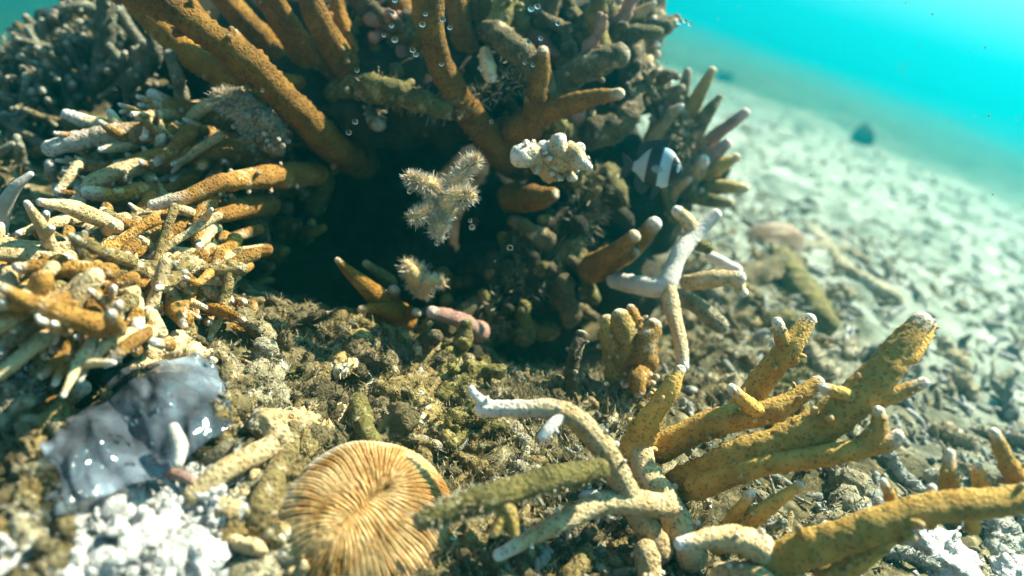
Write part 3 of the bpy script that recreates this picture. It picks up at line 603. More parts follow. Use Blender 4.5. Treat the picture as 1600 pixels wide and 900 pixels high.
for pts in ([(1495, 800, .55, 36), (1482, 750, .54, 32), (1484, 708, .54, 20)], [(1535, 795, .547, 34), (1530, 750, .54, 28), (1527, 728, .54, 18)], [(1610, 780, .545, 50), (1580, 735, .535, 38), (1553, 676, .535, 20)], [(1520, 825, .54, 28), (1522, 790, .53, 26), (1521, 772, .53, 20)],
            [(1452, 815, .545, 30), (1454, 780, .535, 26), (1456, 762, .535, 18)], [(1405, 815, .55, 32), (1392, 778, .54, 24), (1380, 752, .54, 14)], [(1300, 860, .56, 30), (1290, 822, .55, 22)]):
    bo(pts, tip=.012, seg=16)
bo([(1250, 930, .56, 60), (1190, 860, .55, 56), (1130, 842, .545, 48), (1062, 850, .54, 24)], mat='cream', tip=.014)
bo([(1120, 850, .60, 40), (1190, 800, .585, 34), (1250, 758, .58, 16)], tip=.010)
bo([(1130, 830, .60, 30), (1155, 795, .585, 24), (1173, 772, .58, 18)], tip=.012, seg=16)
bo([(1080, 870, .60, 60), (1050, 800, .62, 56), (1010, 740, .64, 50), (1000, 700, .65, 46)], mat='cream', tip=0)
bo([(1030, 860, .60, 50), (985, 780, .58, 46), (940, 700, .565, 44), (885, 645, .56, 38), (800, 638, .56, 32), (752, 640, .56, 26)], mat='cream', tip=.05)
bo([(775, 640, .56, 26), (745, 622, .56, 20), (736, 607, .56, 12)], mat='white', tip=.02, seg=16)
bo([(885, 640, .56, 26), (862, 665, .55, 24), (848, 682, .547, 20)], mat='white', tip=.02, seg=16)
bo([(1040, 790, .59, 50), (945, 785, .57, 44), (860, 825, .55, 38), (778, 868, .535, 22)], mat='cream', tip=.02)
bo([(1010, 860, .58, 44), (1020, 930, .57, 44)], mat='cream', tip=0)
bo([(1130, 900, .56, 50), (1180, 900, .54, 44), (1230, 935, .53, 40)], mat='cream', tip=0)
bo([(1290, 900, .55, 46), (1350, 870, .54, 40), (1400, 830, .54, 30)], tip=0)

GB = thing('coral_branch', 'blurred yellow green algae coated branch crossing over the mushroom coral rim', 'coral', P(760, 780, .52))
branch(GB, [(935, 735, .55, 38), (840, 755, .525, 42), (760, 780, .505, 44), (660, 812, .49, 30)], 'olive', tip=.006, lump=.16, knob=.02, split=False)
branch(GB, [(770, 775, .51, 30), (795, 800, .505, 24), (803, 832, .503, 17)], 'yellow', tip=.004, split=False, seg=14); branch(GB, [(792, 795, .506, 22), (772, 832, .50, 16)], 'yellow', tip=.004, split=False, seg=14)
fuzz(GB, [(P(935, 735, .55), .008), (P(760, 780, .505), .009), (P(660, 812, .49), .007)], 1500, 0.005, 'turf', seedk=71, width=.0005)

# ------------------------------------------------------------------ mushroom corals
def mushroom_mat(name, cols, pale):
    m, nt, n, l, b = nodes(name)
    at = n.new('ShaderNodeAttribute'); at.attribute_name = 'ridge'
    tc = n.new('ShaderNodeTexCoord'); t = n.new('ShaderNodeTexNoise'); t.inputs['Scale'].default_value = 30; t.inputs['Detail'].default_value = 5; l.new(tc.outputs['Object'], t.inputs['Vector'])
    r1 = ramp(n, cols); l.new(at.outputs['Fac'], r1.inputs[0])
    r2 = ramp(n, [(0.44, (0, 0, 0)), (0.62, (0.85, 0.85, 0.85))]); l.new(t.outputs[0], r2.inputs[0])
    col = mixc(n, l, r2.outputs[0], r1.outputs[0], pale)
    a2 = n.new('ShaderNodeAttribute'); a2.attribute_name = 'tip'
    col = mixc(n, l, a2.outputs['Fac'], col, (0.86, 0.80, 0.70))  # mixes in the painted bright edge of the rim
    l.new(col, b.inputs['Base Color']); b.inputs['Roughness'].default_value = 0.6; b.inputs['Specular IOR Level'].default_value = 0.3
    b.inputs['Subsurface Weight'].default_value = 0.15; b.inputs['Subsurface Scale'].default_value = 0.01; b.inputs['Subsurface Radius'].default_value = (1, .5, .2)
    t2 = n.new('ShaderNodeTexNoise'); t2.inputs['Scale'].default_value = 350; t2.inputs['Detail'].default_value = 4; l.new(tc.outputs['Object'], t2.inputs['Vector'])
    bp = n.new('ShaderNodeBump'); bp.inputs['Strength'].default_value = 0.5; bp.inputs['Distance'].default_value = 0.002; l.new(t2.outputs[0], bp.inputs['Height']); l.new(bp.outputs[0], b.inputs['Normal'])
    return m
M['mushroom'] = mushroom_mat('mushroom_coral', [(0.0, (0.10, 0.032, 0.008)), (0.42, (0.34, 0.16, 0.04)), (0.7, (0.58, 0.34, 0.11)), (1.0, (0.80, 0.58, 0.29))], (0.72, 0.52, 0.26))
M['mushroom_dull'] = mushroom_mat('dull_mushroom_coral', [(0.0, (0.20, 0.13, 0.075)), (0.6, (0.36, 0.25, 0.15)), (1.0, (0.48, 0.36, 0.24))], (0.42, 0.34, 0.24))

def mushroom(label, center, normal, xdir, R, elong=1.12, dome=0.34, n=72, off=(0, 0), rim_lit=(1, 0), seedk=0, mat='mushroom'):
    t = thing('mushroom_coral', label, 'coral', center)
    nth, nr = n*14, 52
    th = np.linspace(0, 2*math.pi, nth, endpoint=False); r = np.linspace(0, 1, nr)
    T, Rr = np.meshgrid(th, r)
    T2 = T + 0.05*noise3(T*0+np.cos(T)*2+seedk, np.sin(T)*2, Rr*3) + 0.10*(Rr-0.5)*noise3(np.cos(T)*1.3, np.sin(T)*1.3, seedk+5.5)
    out = 1+0.05*noise3(np.cos(T)*1.7, np.sin(T)*1.7, seedk+2.2)
    rx = Rr*out
    # ridges multiply towards the rim
    def rdg(k, ph=0): return np.abs(np.sin(T2*k/2+ph))**0.55
    a1, a2, a3 = rdg(n/2), rdg(n), rdg(n*2)
    w3 = np.clip((Rr-0.55)/0.2, 0, 1); w2 = np.clip((Rr-0.22)/0.15, 0, 1)
    ridge = a1*(1-w2*(1-a2))*(1-0.6*w3*(1-a3))
    jag = np.clip(0.82+0.30*noise3(np.cos(T2)*11, np.sin(T2)*11, Rr*10+seedk)+0.28*noise3(np.cos(T2)*40, np.sin(T2)*40, Rr*26+seedk), .2, 1.3)
    X = (np.cos(T)*(0.28*(1-Rr)+rx) *(1-0.0*Rr) - off[0]*(1-Rr**2))*R*elong/(1.0); Y = (rx*np.sin(T) - off[1]*(1-Rr**2))*R
    prof = dome*(1-Rr**2.4)
    slit = np.exp(-(Rr/0.05)**2)
    Z = R*(prof - 0.06*slit + 0.062*ridge*jag*(0.35+0.65*np.clip(Rr/0.25, 0, 1))*np.clip((1.02-Rr)/0.05, 0, 1) + 0.05*noise3(rx*np.cos(T)*2.2, rx*np.sin(T)*2.2, seedk+9))
    tipv = np.clip((Rr-0.84)/0.14, 0, 1)*np.clip(0.25+0.8*(rim_lit[0]*np.cos(T)+rim_lit[1]*np.sin(T)), 0, 1)  # brightens the rim on one side only: light put into the colour
    V = np.stack([X, Y, Z], -1).reshape(-1, 3)
    # underside
    U = []
    for rr_, zz in ((0.985, -0.05), (0.90, -0.09), (0.5, -0.10), (0.02, -0.10)):
        U.append(np.stack([rr_*out[0]*np.cos(th)*R*elong, rr_*out[0]*np.sin(th)*R, np.full(nth, zz*R)], -1))
    V = np.vstack([V]+U); rows = nr+4
    idx = np.arange(rows*nth).reshape(rows, nth); a = idx[:-1]; b = idx[1:]
    q = np.stack([a, b, np.roll(b, -1, 1), np.roll(a, -1, 1)], -1).reshape(-1, 4)
    N = Vector(normal).normalized(); Xd = Vector(xdir); Xd = (Xd - N*Xd.dot(N)).normalized(); Yd = N.cross(Xd)
    Mx = np.array([Xd, Yd, N]); V = V@Mx
    me = mesh('disc', V, q, np.concatenate([tipv.ravel(), np.zeros(4*nth)]))
    at = me.attributes.new('ridge', 'FLOAT', 'POINT'); at.data.foreach_set('value', np.concatenate([np.clip(ridge*jag, 0, 1).ravel(), np.zeros(4*nth)]).astype(np.float32))
    obj('disc', me, M[mat], t)
    return t
tocam = -fw
mc = P(572, 835, .545)
mushroom('big tan mushroom coral disc with radial ridges at the bottom of frame', mc, tocam*0.60+np.array([0, 0, .50])+rt*0.34, rt*0.72+up*0.58, 0.069, 1.10, 0.56, 120, (0.02, -0.26), (-0.8, 0.5), 3.0)
sm_d = depth_of(G(1210, 385)); sm_c = P(1210, 378, sm_d-.01)
mushroom('small pinkish mushroom coral half buried in rubble beyond the white forked branch', sm_c, tocam*0.7-rt*.45+np.array([0, 0, .9]), rt, 0.038*sm_d/1.02, 1.05, 0.22, 60, (0, 0), (0, 0), 8.0, 'mushroom_dull')

# ------------------------------------------------------------------ striped damselfish
def fish_mat():
    m, nt, n, l, b = nodes('striped_fish_skin')
    tc = n.new('ShaderNodeTexCoord'); sx = n.new('ShaderNodeSeparateXYZ'); l.new(tc.outputs['Object'], sx.inputs[0])
    bend = n.new('ShaderNodeMath'); bend.operation = 'MULTIPLY_ADD'; l.new(sx.outputs['Z'], bend.inputs[0]); bend.inputs[1].default_value = -0.12; l.new(sx.outputs['X'], bend.inputs[2])
    mr = n.new('ShaderNodeMapRange'); mr.inputs[1].default_value = -0.045; mr.inputs[2].default_value = 0.045; l.new(bend.outputs[0], mr.inputs[0])
    wt_shade, bk, bl = (0.40, 0.50, 0.49), (0.004, 0.004, 0.007), (0.40, 0.66, 0.76)  # white bars toned grey-teal: the shade on the fish is in their colour
    r = ramp(n, [(0.0, bk), (0.22, bk), (0.245, wt_shade), (0.42, wt_shade), (0.445, bk), (0.60, bk), (0.625, bl), (0.75, wt_shade), (0.77, bk), (0.93, bk), (0.95, bl)]); l.new(mr.outputs[0], r.inputs[0])
    l.new(r.outputs[0], b.inputs['Base Color']); b.inputs['Roughness'].default_value = 0.38
    v = n.new('ShaderNodeTexVoronoi'); v.inputs['Scale'].default_value = 700; l.new(tc.outputs['Object'], v.inputs['Vector'])
    bp = n.new('ShaderNodeBump'); bp.inputs['Strength'].default_value = 0.25; bp.inputs['Distance'].default_value = 0.001; l.new(v.outputs['Distance'], bp.inputs['Height']); l.new(bp.outputs[0], b.inputs['Normal'])
    return m
M['fish'] = fish_mat()
def plain(name, c, rough=0.5, **k):
    m, nt, n, l, b = nodes(name)
    tc = n.new('ShaderNodeTexCoord'); t = n.new('ShaderNodeTexNoise'); t.inputs['Scale'].default_value = 60; l.new(tc.outputs['Object'], t.inputs['Vector'])
    r = ramp(n, [(0.3, tuple(0.7*x for x in c)), (0.7, c)]); l.new(t.outputs[0], r.inputs[0]); l.new(r.outputs[0], b.inputs['Base Color']); b.inputs['Roughness'].default_value = rough
    for kk, vv in k.items(): b.inputs[kk].default_value = vv
    return m
M['fin'] = plain('black_fin', (0.012, 0.012, 0.016), 0.5)
M['fin_clear'] = plain('clear_fin', (0.5, 0.56, 0.56), 0.4, Alpha=0.3)
M['eye'] = plain('fish_eye', (0.02, 0.02, 0.03), 0.1)
M['eyespot'] = plain('fish_white_spot', (0.55, 0.78, 0.86), 0.4)
def fish():
    L = 0.076; c = P(1020, 262, .88)
    t = thing('damselfish', 'small black and white striped fish hovering beside the dark hollow', 'fish', c)
    # local x = snout direction, z = back
    xs = np.array([-.36, -.30, -.24, -.16, -.06, .06, .18, .28, .36, .42, .46, .48])*L
    hs = np.array([.06, .075, .12, .22, .30, .335, .325, .28, .21, .14, .075, .02])*L
    ws = np.array([.012, .02, .035, .065, .095, .11, .115, .105, .085, .06, .035, .01])*L
    zs = np.array([0, 0, 0, .005, .01, .015, .01, 0, -.01, -.02, -.03, -.035])*L
    seg = 24; th = np.linspace(0, 2*math.pi, seg, endpoint=False)
    V = np.concatenate([np.stack([np.full(seg, x), w*np.sign(np.cos(th))*np.abs(np.cos(th))**1.1, z+h*np.sin(th)], -1) for x, h, w, z in zip(xs, hs, ws, zs)])
    Fs = [(i*seg+j, i*seg+(j+1) % seg, (i+1)*seg+(j+1) % seg, (i+1)*seg+j) for i in range(len(xs)-1) for j in range(seg)]
    Fs += [tuple(range(seg))[::-1], tuple((len(xs)-1)*seg+j for j in range(seg))]
    X = Vector(rt*0.88 - up*0.12 + tocam*0.40).normalized(); Z = Vector(up*1.0 - rt*0.04); Z = (Z-X*Z.dot(X)).normalized(); Y = Z.cross(X)
    R = Matrix((X, Y, Z)).transposed().to_4x4()
    t.rotation_euler = R.to_euler()
    bo_ = obj('body', mesh('body', V, Fs), M['fish'], t); sm_ = bo_.modifiers.new('s', 'SUBSURF'); sm_.levels = sm_.render_levels = 2
    def fin(name, outline, thick=0.0012, y=0.0, mat='fin', rot=None, loc=(0, 0, 0)):
        o_ = [(a*L, b_*L) for a, b_ in outline]; k = len(o_)
        v = [(a, y-thick/2, b_) for a, b_ in o_] + [(a, y+thick/2, b_) for a, b_ in o_]
        f = [tuple(range(k)), tuple(range(2*k-1, k-1, -1))] + [(i, i+k, (i+1) % k+k, (i+1) % k) for i in range(k)]
        q = obj(name, mesh(name, v, f, smooth=False), M[mat], t, tuple(x*L for x in loc))
        if rot: q.rotation_euler = rot
        return q
    fin('dorsal_fin', [(.22, .28), (.20, .39), (.13, .43), (.05, .44), (-.05, .43), (-.15, .41), (-.24, .34), (-.28, .24), (-.26, .10), (-.1, .22), (.08, .28)])
    fin('anal_fin', [(-.02, -.27), (-.06, -.38), (-.14, -.42), (-.22, -.38), (-.27, -.26), (-.27, -.08), (-.16, -.18)])
    fin('tail_fin', [(-.33, .06), (-.42, .15), (-.52, .22), (-.50, .10), (-.47, 0), (-.50, -.10), (-.52, -.22), (-.42, -.15), (-.33, -.06)])  # white tail coloured black to stand for the shadow around it
    for s in (1, -1):
        fin('pelvic_fin', [(.16, -.29), (.10, -.42), (.02, -.50), (.03, -.38), (.06, -.28)], y=s*.03*L)
        fin('pectoral_fin', [(0, .04), (-.10, .07), (-.17, .03), (-.16, -.04), (-.08, -.06), (0, -.03)], mat='fin_clear', rot=(0, 0, s*-0.5), loc=(.18, s*.115, -.04))
    for s in (1, -1):
        a = np.linspace(0, math.pi, 9); b2 = np.linspace(0, 2*math.pi, 14, endpoint=False)
        def ball(r, sq): return [(r*math.sin(p)*math.cos(q), sq*r*math.cos(p), r*math.sin(p)*math.sin(q)) for p in a for q in b2]
        bf = [(i*14+j, (i+1)*14+j, (i+1)*14+(j+1) % 14, i*14+(j+1) % 14) for i in range(8) for j in range(14)]
        e = obj('eye', mesh('eye', ball(.034*L, .6), bf), M['eye'], t, (.335*L, s*.078*L, .035*L))
        obj('white_spot', mesh('white_spot', [(x*0.7, y, z*1.4) for x, y, z in ball(.046*L, .30)], bf), M['eyespot'], t, (.412*L, s*.060*L, -.005*L))
fish()

# ------------------------------------------------------------------ plastic bag on the rubble
def bag_mat():
    m, nt, n, l, b = nodes('clear_plastic_film')
    tc = n.new('ShaderNodeTexCoord'); t = n.new('ShaderNodeTexNoise'); t.inputs['Scale'].default_value = 22; t.inputs['Detail'].default_value = 5; l.new(tc.outputs['Object'], t.inputs['Vector'])
    r = ramp(n, [(0.36, (0.04, 0.05, 0.062)), (0.52, (0.085, 0.105, 0.13)), (0.60, (0.15, 0.185, 0.22)), (0.70, (0.34, 0.42, 0.50))]); l.new(t.outputs[0], r.inputs[0]); l.new(r.outputs[0], b.inputs['Base Color'])  # pale blue noise stops paint bright creases into the film colour
    ra = ramp(n, [(0.35, (0.48, 0.48, 0.48)), (0.7, (0.72, 0.72, 0.72))]); l.new(t.outputs[0], ra.inputs[0]); l.new(ra.outputs[0], b.inputs['Alpha'])
    b.inputs['Roughness'].default_value = 0.07; b.inputs['Specular IOR Level'].default_value = 0.6
    t2 = n.new('ShaderNodeTexNoise'); t2.inputs['Scale'].default_value = 48; t2.inputs['Detail'].default_value = 3; l.new(tc.outputs['Object'], t2.inputs['Vector'])
    bp = n.new('ShaderNodeBump'); bp.inputs['Strength'].default_value = 0.45; bp.inputs['Distance'].default_value = 0.006; l.new(t2.outputs[0], bp.inputs['Height']); l.new(bp.outputs[0], b.inputs['Normal'])
    return m
M['bag'] = bag_mat()
def bag():
    c = G(210, 720); t = thing('plastic_bag', 'crumpled clear grey plastic bag lying on rubble in the lower left', 'bag', c)
    def sheet(name, quad, nu, nv, seedk, amp):
        U, Vv = (a.ravel() for a in np.meshgrid(np.linspace(0, 1, nu+1), np.linspace(0, 1, nv+1), indexing='ij'))
        Q = np.array(quad, float)
        pp = (Q[0]*(1-U)[:, None]+Q[1]*U[:, None])*(1-Vv)[:, None]+(Q[3]*(1-U)[:, None]+Q[2]*U[:, None])*Vv[:, None]
        e = np.minimum(np.minimum(U, 1-U), np.minimum(Vv, 1-Vv)); wob = 10*noise3(U*4+seedk, Vv*4, 1.1)*np.where(e < .06, 1, .4)
        V = GV(pp[:, 0]+wob, pp[:, 1]-wob*.6)
        k = amp*(np.abs(noise3(U*5+seedk, Vv*3.5, 2.2))*1.6+.5*np.abs(noise3(U*11, Vv*9+seedk, 7.7)))
        V[:, 2] += 0.020+0.012*np.sin(math.pi*U)*np.sin(math.pi*Vv); V = V+np.array([0, -.4, .9])*k[:, None]-c
        Fs = [(i*(nv+1)+j, (i+1)*(nv+1)+j, (i+1)*(nv+1)+j+1, i*(nv+1)+j+1) for i in range(nu) for j in range(nv)]
        # smooth the drape over the rough ground
        V = np.array(V).reshape(nu+1, nv+1, 3)
        for _ in range(8):
            Z = V[..., 2].copy(); Z[1:-1, 1:-1] = np.maximum(Z[1:-1, 1:-1], (Z[:-2, 1:-1]+Z[2:, 1:-1]+Z[1:-1, :-2]+Z[1:-1, 2:])/4); V[..., 2] = Z
        o = obj(name, mesh(name, V.reshape(-1, 3), Fs), M['bag'], t)
        so = o.modifiers.new('thickness', 'SOLIDIFY'); so.thickness = 0.0005
        return o
    sheet('film', [(155, 615), (335, 590), (355, 705), (230, 795)], 44, 44, 1.0, 0.005)
    sheet('film', [(70, 735), (175, 645), (235, 790), (100, 835)], 40, 40, 5.0, 0.006)
    return t
bag()

# ------------------------------------------------------------------ rubble: dead coral sticks, chunks and stones
UNIT = 0.035
def chunk_mesh(name, kind, seedk, mat, cheap=True, scale=1.0):
    g = np.random.default_rng(seedk)
    seg, step = (6, 0.6) if cheap else (20, 0.045)
    parts = []
    def add(pts, rad, lump=0.28): parts.append(tube(pts, rad, seg, step, lump, 0, 0, seedk*1.3, 2.6, capn=1 if cheap else 4, rough=.9 if cheap else 1.7))
    z = lambda s=0.10: g.normal(size=3)*s
    if kind == 'stick':
        add([np.array([-.5, 0, 0])+z(.05), np.array([0, .04, .03])+z(.06), np.array([.5, 0, 0])+z(.05)], [.15, .13, .10])
    elif kind == 'fork':
        add([np.array([-.5, 0, 0]), np.array([0, .03, .03])+z(.05), np.array([.5, .05, 0])], [.15, .13, .09]); add([np.array([-.05, .02, .03]), np.array([.25, .32, .10])+z(.06)], [.12, .08])
    elif kind == 'stub':
        add([np.array([-.35, 0, 0]), np.array([0, .02, .03]), np.array([.35, 0, .02])], [.26, .24, .18], .34)
    elif kind == 'knuckle':
        add([np.array([-.4, 0, 0]), np.array([0, .1, .05]), np.array([.35, -.1, .05])], [.22, .26, .17], .36); add([np.array([0, .1, .05]), np.array([.05, .35, .18])+z(.05)], [.18, .12], .3)
    elif kind == 'twig':
        add([np.array([-.6, 0, 0]), np.array([0, .08, .03])+z(.08), np.array([.6, 0, 0])], [.085, .075, .05], .3); add([np.array([.05, .05, .03]), np.array([.35, .34, .2])+z(.1)], [.06, .04], .3)
    elif kind == 'cluster':
        add([np.array([-.22, 0, 0]), np.array([.02, .03, .02]), np.array([.24, 0, 0])], [.22, .27, .2], .45)
        for _ in range(5):
            d = g.normal(size=3); d /= np.linalg.norm(d); c = np.array([g.uniform(-.2, .2), 0, 0]); add([c+d*.12, c+d*g.uniform(.32, .5)], [.13, .09], .4)
    else:
        add([np.array([-.18, 0, 0]), np.array([.02, .03, .02]), np.array([.2, 0, 0])], [.36, .42, .32], .42)
    off = np.cumsum([0]+[len(q[0]) for q in parts]); V = np.vstack([q[0] for q in parts]); Fs = np.vstack([q[1]+o_ for q, o_ in zip(parts, off)])
    if not cheap and mat in ('dead', 'olive', 'rubble_tan', 'rubble_pale', 'rubble_grey'):
        K = 260; b = V[g.integers(0, len(V), K)]; d = b/(np.linalg.norm(b, axis=1)[:, None]+1e-6)*.5+g.normal(size=(K, 3))*.6; d /= np.linalg.norm(d, axis=1)[:, None]
        sd_ = np.cross(d, g.normal(size=(K, 3))); sd_ /= np.linalg.norm(sd_, axis=1)[:, None]; L = g.uniform(.05, .16, K)[:, None]; w = .012
        Fs = np.vstack([Fs, len(V)+np.arange(K*4).reshape(-1, 4)]); V = np.vstack([V, np.stack([b-sd_*w, b+sd_*w, b+d*L+sd_*w*.3, b+d*L-sd_*w*.3], 1).reshape(-1, 3)])
    me = mesh(name, V*scale, Fs); me.materials.append(M[mat]); return me

KINDS = ['stick', 'fork', 'stub', 'knuckle', 'cluster']
LIB = {}
for mt in ('rubble_pale', 'rubble_tan', 'rubble_grey', 'rubble_white', 'dead', 'olive', 'cream'):
    for kd in KINDS:
        for v in range(2):
            LIB[(mt, kd, v)] = chunk_mesh('coral_fragment', kd, 100+len(LIB), mt, False, UNIT)

def place(me, p, size, g, name='coral_fragment', yaw=None, tilt=0.35, sink=0.12):
    o = bpy.data.objects.new(name, me); COL.objects.link(o)
    n = grad(p); q = n.to_track_quat('Z', 'Y').to_matrix().to_4x4()
    a = g.uniform(0, 2*math.pi) if yaw is None else yaw
    R = q@Matrix.Rotation(a, 4, 'Z')@Matrix.Rotation(g.normal()*tilt, 4, 'Y')@Matrix.Rotation(g.uniform(0, 6.28), 4, 'X')
    o.rotation_euler = R.to_euler(); k = size/UNIT; o.scale = (k*g.uniform(.85, 1.15), k*g.uniform(.8, 1.2), k*g.uniform(.75, 1.1))
    o.location = (p[0], p[1], p[2]+size*sink)
    return o

ZONES = [  # name of the zone, polygon box in the photo (x0, x1, y0, y1), count, materials, sizes (m), label
    ((95, 350, 770, 905), 36, ['rubble_white'], (.018, .036), 'in the white patch below the plastic bag', 'white rubble below the plastic bag'),
    ((5, 95, 620, 900), 18, ['rubble_pale', 'dead', 'rubble_tan'], (.02, .045), 'at the left edge beside the plastic bag', 'rubble at the left edge'),
    ((150, 440, 560, 640), 26, ['rubble_tan', 'rubble_pale', 'dead', 'cream'], (.02, .045), 'on the bank above the plastic bag', 'rubble above the plastic bag'),
    ((340, 480, 640, 890), 24, ['rubble_tan', 'rubble_pale', 'cream'], (.02, .05), 'between plastic bag and big mushroom coral', 'rubble left of the big mushroom coral'),
    ((440, 740, 560, 700), 38, ['dead', 'olive', 'rubble_tan', 'dead'], (.022, .055), 'on the ledge above the big mushroom coral', 'rubble above the big mushroom coral'),
    ((370, 780, 490, 585), 32, ['dead', 'olive', 'dead', 'rubble_tan'], (.03, .06), 'at the shaded foot of the black hollow', 'rubble at the foot of the hollow'),
    ((700, 960, 580, 760), 34, ['rubble_tan', 'rubble_pale', 'dead', 'rubble_pale'], (.014, .035), 'under the cream arm of the foreground staghorn', 'rubble under the cream staghorn arm'),
    ((690, 1000, 790, 900), 20, ['dead', 'rubble_tan', 'rubble_pale'], (.016, .04), 'between mushroom coral and staghorn at the bottom', 'rubble at the bottom middle'),
    ((1040, 1240, 400, 640), 32, ['dead', 'olive', 'rubble_tan', 'rubble_pale'], (.025, .06), 'near the white forked branch', 'rubble around the white forked branch'),
    ((1240, 1600, 430, 900), 38, ['rubble_pale', 'rubble_grey', 'rubble_pale', 'rubble_grey'], (.025, .055), 'behind the foreground staghorn branches', 'rubble behind the foreground staghorn'),
]
g = np.random.default_rng(77)
for (x0, x1, y0, y1), n, mats, (s0, s1), label, group in ZONES:
    for i in range(n):
        # spread the pieces evenly: jittered low-discrepancy spots over the zone
        u, v = (i*0.754877+.1) % 1, (i*0.569840+.3) % 1
        p = G(x0+(x1-x0)*u, y0+(y1-y0)*v)
        mt, kd = mats[i % len(mats)], KINDS[int(g.integers(0, 5))]; me = LIB[(mt, kd, int(g.integers(0, 2)))]
        SHAPE = {'stick': 'straight stick', 'fork': 'forked stick', 'stub': 'thick stub', 'knuckle': 'knuckle shaped piece', 'cluster': 'stubby cluster'}
        TONE = {'rubble_white': 'white', 'rubble_pale': 'cream grey', 'rubble_grey': 'cool grey', 'rubble_tan': 'tan', 'dead': 'brown grey', 'olive': 'olive', 'cream': 'cream'}
        tag(place(me, p, g.uniform(s0, s1)*1.25, g), '%s rubble %s %s' % (TONE[mt], SHAPE[kd], label), 'rubble', group)

# single pieces that stand out
def stick(name, label, pts, mat, cat='coral', lump=.2, tip=0, group=None):
    mid = pts[len(pts)//2]; t = thing(name, label, cat, P(*mid[:3]), group); branch(t, pts, mat, tip=tip, lump=lump, knob=.02, split=False); return t
def gd(px, py, lift=.012): return depth_of(G(px, py))-lift
stick('dead_branch', 'long cream dead branch standing up between plastic bag and mushroom coral', [(405, 810, gd(405, 810), 46), (430, 745, gd(430, 745, .02), 42), (460, 680, gd(460, 680, .02), 36), (480, 625, gd(480, 625, .02), 32), (510, 580, gd(510, 580, .02), 28)], 'rubble_tan')
stick('dead_branch', 'cream dead branch slanting from plastic bag to the long standing branch', [(300, 775, gd(300, 775), 30), (360, 730, gd(360, 730, .02), 32), (420, 700, gd(420, 700, .025), 34)], 'cream')
stick('dead_branch', 'thin tan dead branch beside the small rubble above the mushroom coral', [(645, 615, gd(645, 615, .03), 14), (670, 650, gd(670, 650, .02), 20), (700, 685, gd(700, 685), 24)], 'rubble_tan')
stick('dead_branch', 'olive dead branch lying over the upper rim of the mushroom coral', [(560, 630, gd(560, 630, .02), 34), (570, 670, gd(570, 670, .03), 36), (590, 700, gd(590, 700, .04), 28)], 'olive')
stick('dead_branch', 'curled pale dead branch forming a ring at the left edge', [(30, 735, gd(30, 735), 24), (75, 725, gd(75, 725, .02), 26), (98, 690, gd(98, 690, .02), 26), (80, 660, gd(80, 660, .02), 22), (40, 655, gd(40, 655, .02), 18)], 'rubble_pale')
stick('dead_branch', 'white chalky finger standing on the upper plastic film', [(272, 670, gd(272, 670, .05), 20), (282, 695, gd(282, 695, .05), 26), (278, 722, gd(278, 722, .04), 20)], 'white')
stick('dead_branch', 'dark red encrusted stub at the lower corner of the plastic bag', [(255, 735, gd(255, 735, .02), 16), (280, 742, gd(280, 742, .02), 20), (300, 752, gd(300, 752, .02), 14)], 'pink')
stick('dead_branch', 'orange and white coral finger on the bank above the plastic bag', [(55, 655, gd(55, 655), 26), (90, 630, gd(90, 630, .02), 30), (130, 605, gd(130, 605, .03), 22)], 'orange', tip=.015)
stick('dead_branch', 'dark olive dead slab slanting in the dark green brown patch right of the forked branch', [(1215, 400, gd(1215, 400), 40), (1250, 450, gd(1250, 450, .03), 46), (1290, 505, gd(1290, 505, .02), 40)], 'olive')
stick('dead_branch', 'second dark olive dead slab next to the small mushroom coral', [(1150, 440, gd(1150, 440), 40), (1195, 425, gd(1195, 425, .03), 44), (1240, 410, gd(1240, 410, .02), 36)], 'dead')
stick('dead_branch', 'long whitish dead branch lying across the pale rubble slope', [(1265, 360, gd(1265, 360, 0), 20), (1320, 420, gd(1320, 420, .008), 26), (1400, 470, gd(1400, 470, 0), 24)], 'rubble_pale', lump=.4)
stick('dead_branch', 'grey dead branch lying flat beyond the small mushroom coral', [(1250, 385, gd(1250, 385), 24), (1320, 395, gd(1320, 395, .02), 24), (1350, 410, gd(1350, 410), 20)], 'rubble_pale')
def boulder(label, px, py, size, mat, kind='chunk', seedk=5, squash=(1, 1, .75)):
    p = G(px, py); me = chunk_mesh('coral_boulder', kind, seedk, mat, False, size)
    o = place(me, p, size, np.random.default_rng(seedk), 'coral_boulder', tilt=.1, sink=.15); o.scale = squash
    sb = o.modifiers.new('s', 'SUBSURF'); sb.levels = sb.render_levels = 2
    tx = bpy.data.textures.new('boulder', 'CLOUDS'); tx.noise_scale = .012; dm = o.modifiers.new('d', 'DISPLACE'); dm.texture = tx; dm.strength = .012
    return tag(o, label, 'rock')
boulder('large bright white coral boulder at the bottom right under the staghorn branch', 1455, 880, .085, 'rubble_white', 'chunk', 5)
boulder('bluish white coral boulder in the bottom right corner', 1580, 900, .06, 'rubble_white', 'stub', 9)
boulder('white coral boulder on the pale slope beyond the staghorn', 1310, 470, .06, 'rubble_pale', 'chunk', 13)
boulder('greenish cream coral lump above the cream staghorn arm', 690, 610, .045, 'rubble_pale', 'knuckle', 17)
boulder('cream coral lump beside the long standing dead branch', 515, 660, .045, 'cream', 'knuckle', 21)
boulder('dark rock on the pale slope out in the hazy water', 1345, 225, .16, 'rock', 'chunk', 25)
boulder('dark rock far up the slope behind the spiky coral fan', 1132, 122, .14, 'rock', 'chunk', 29)

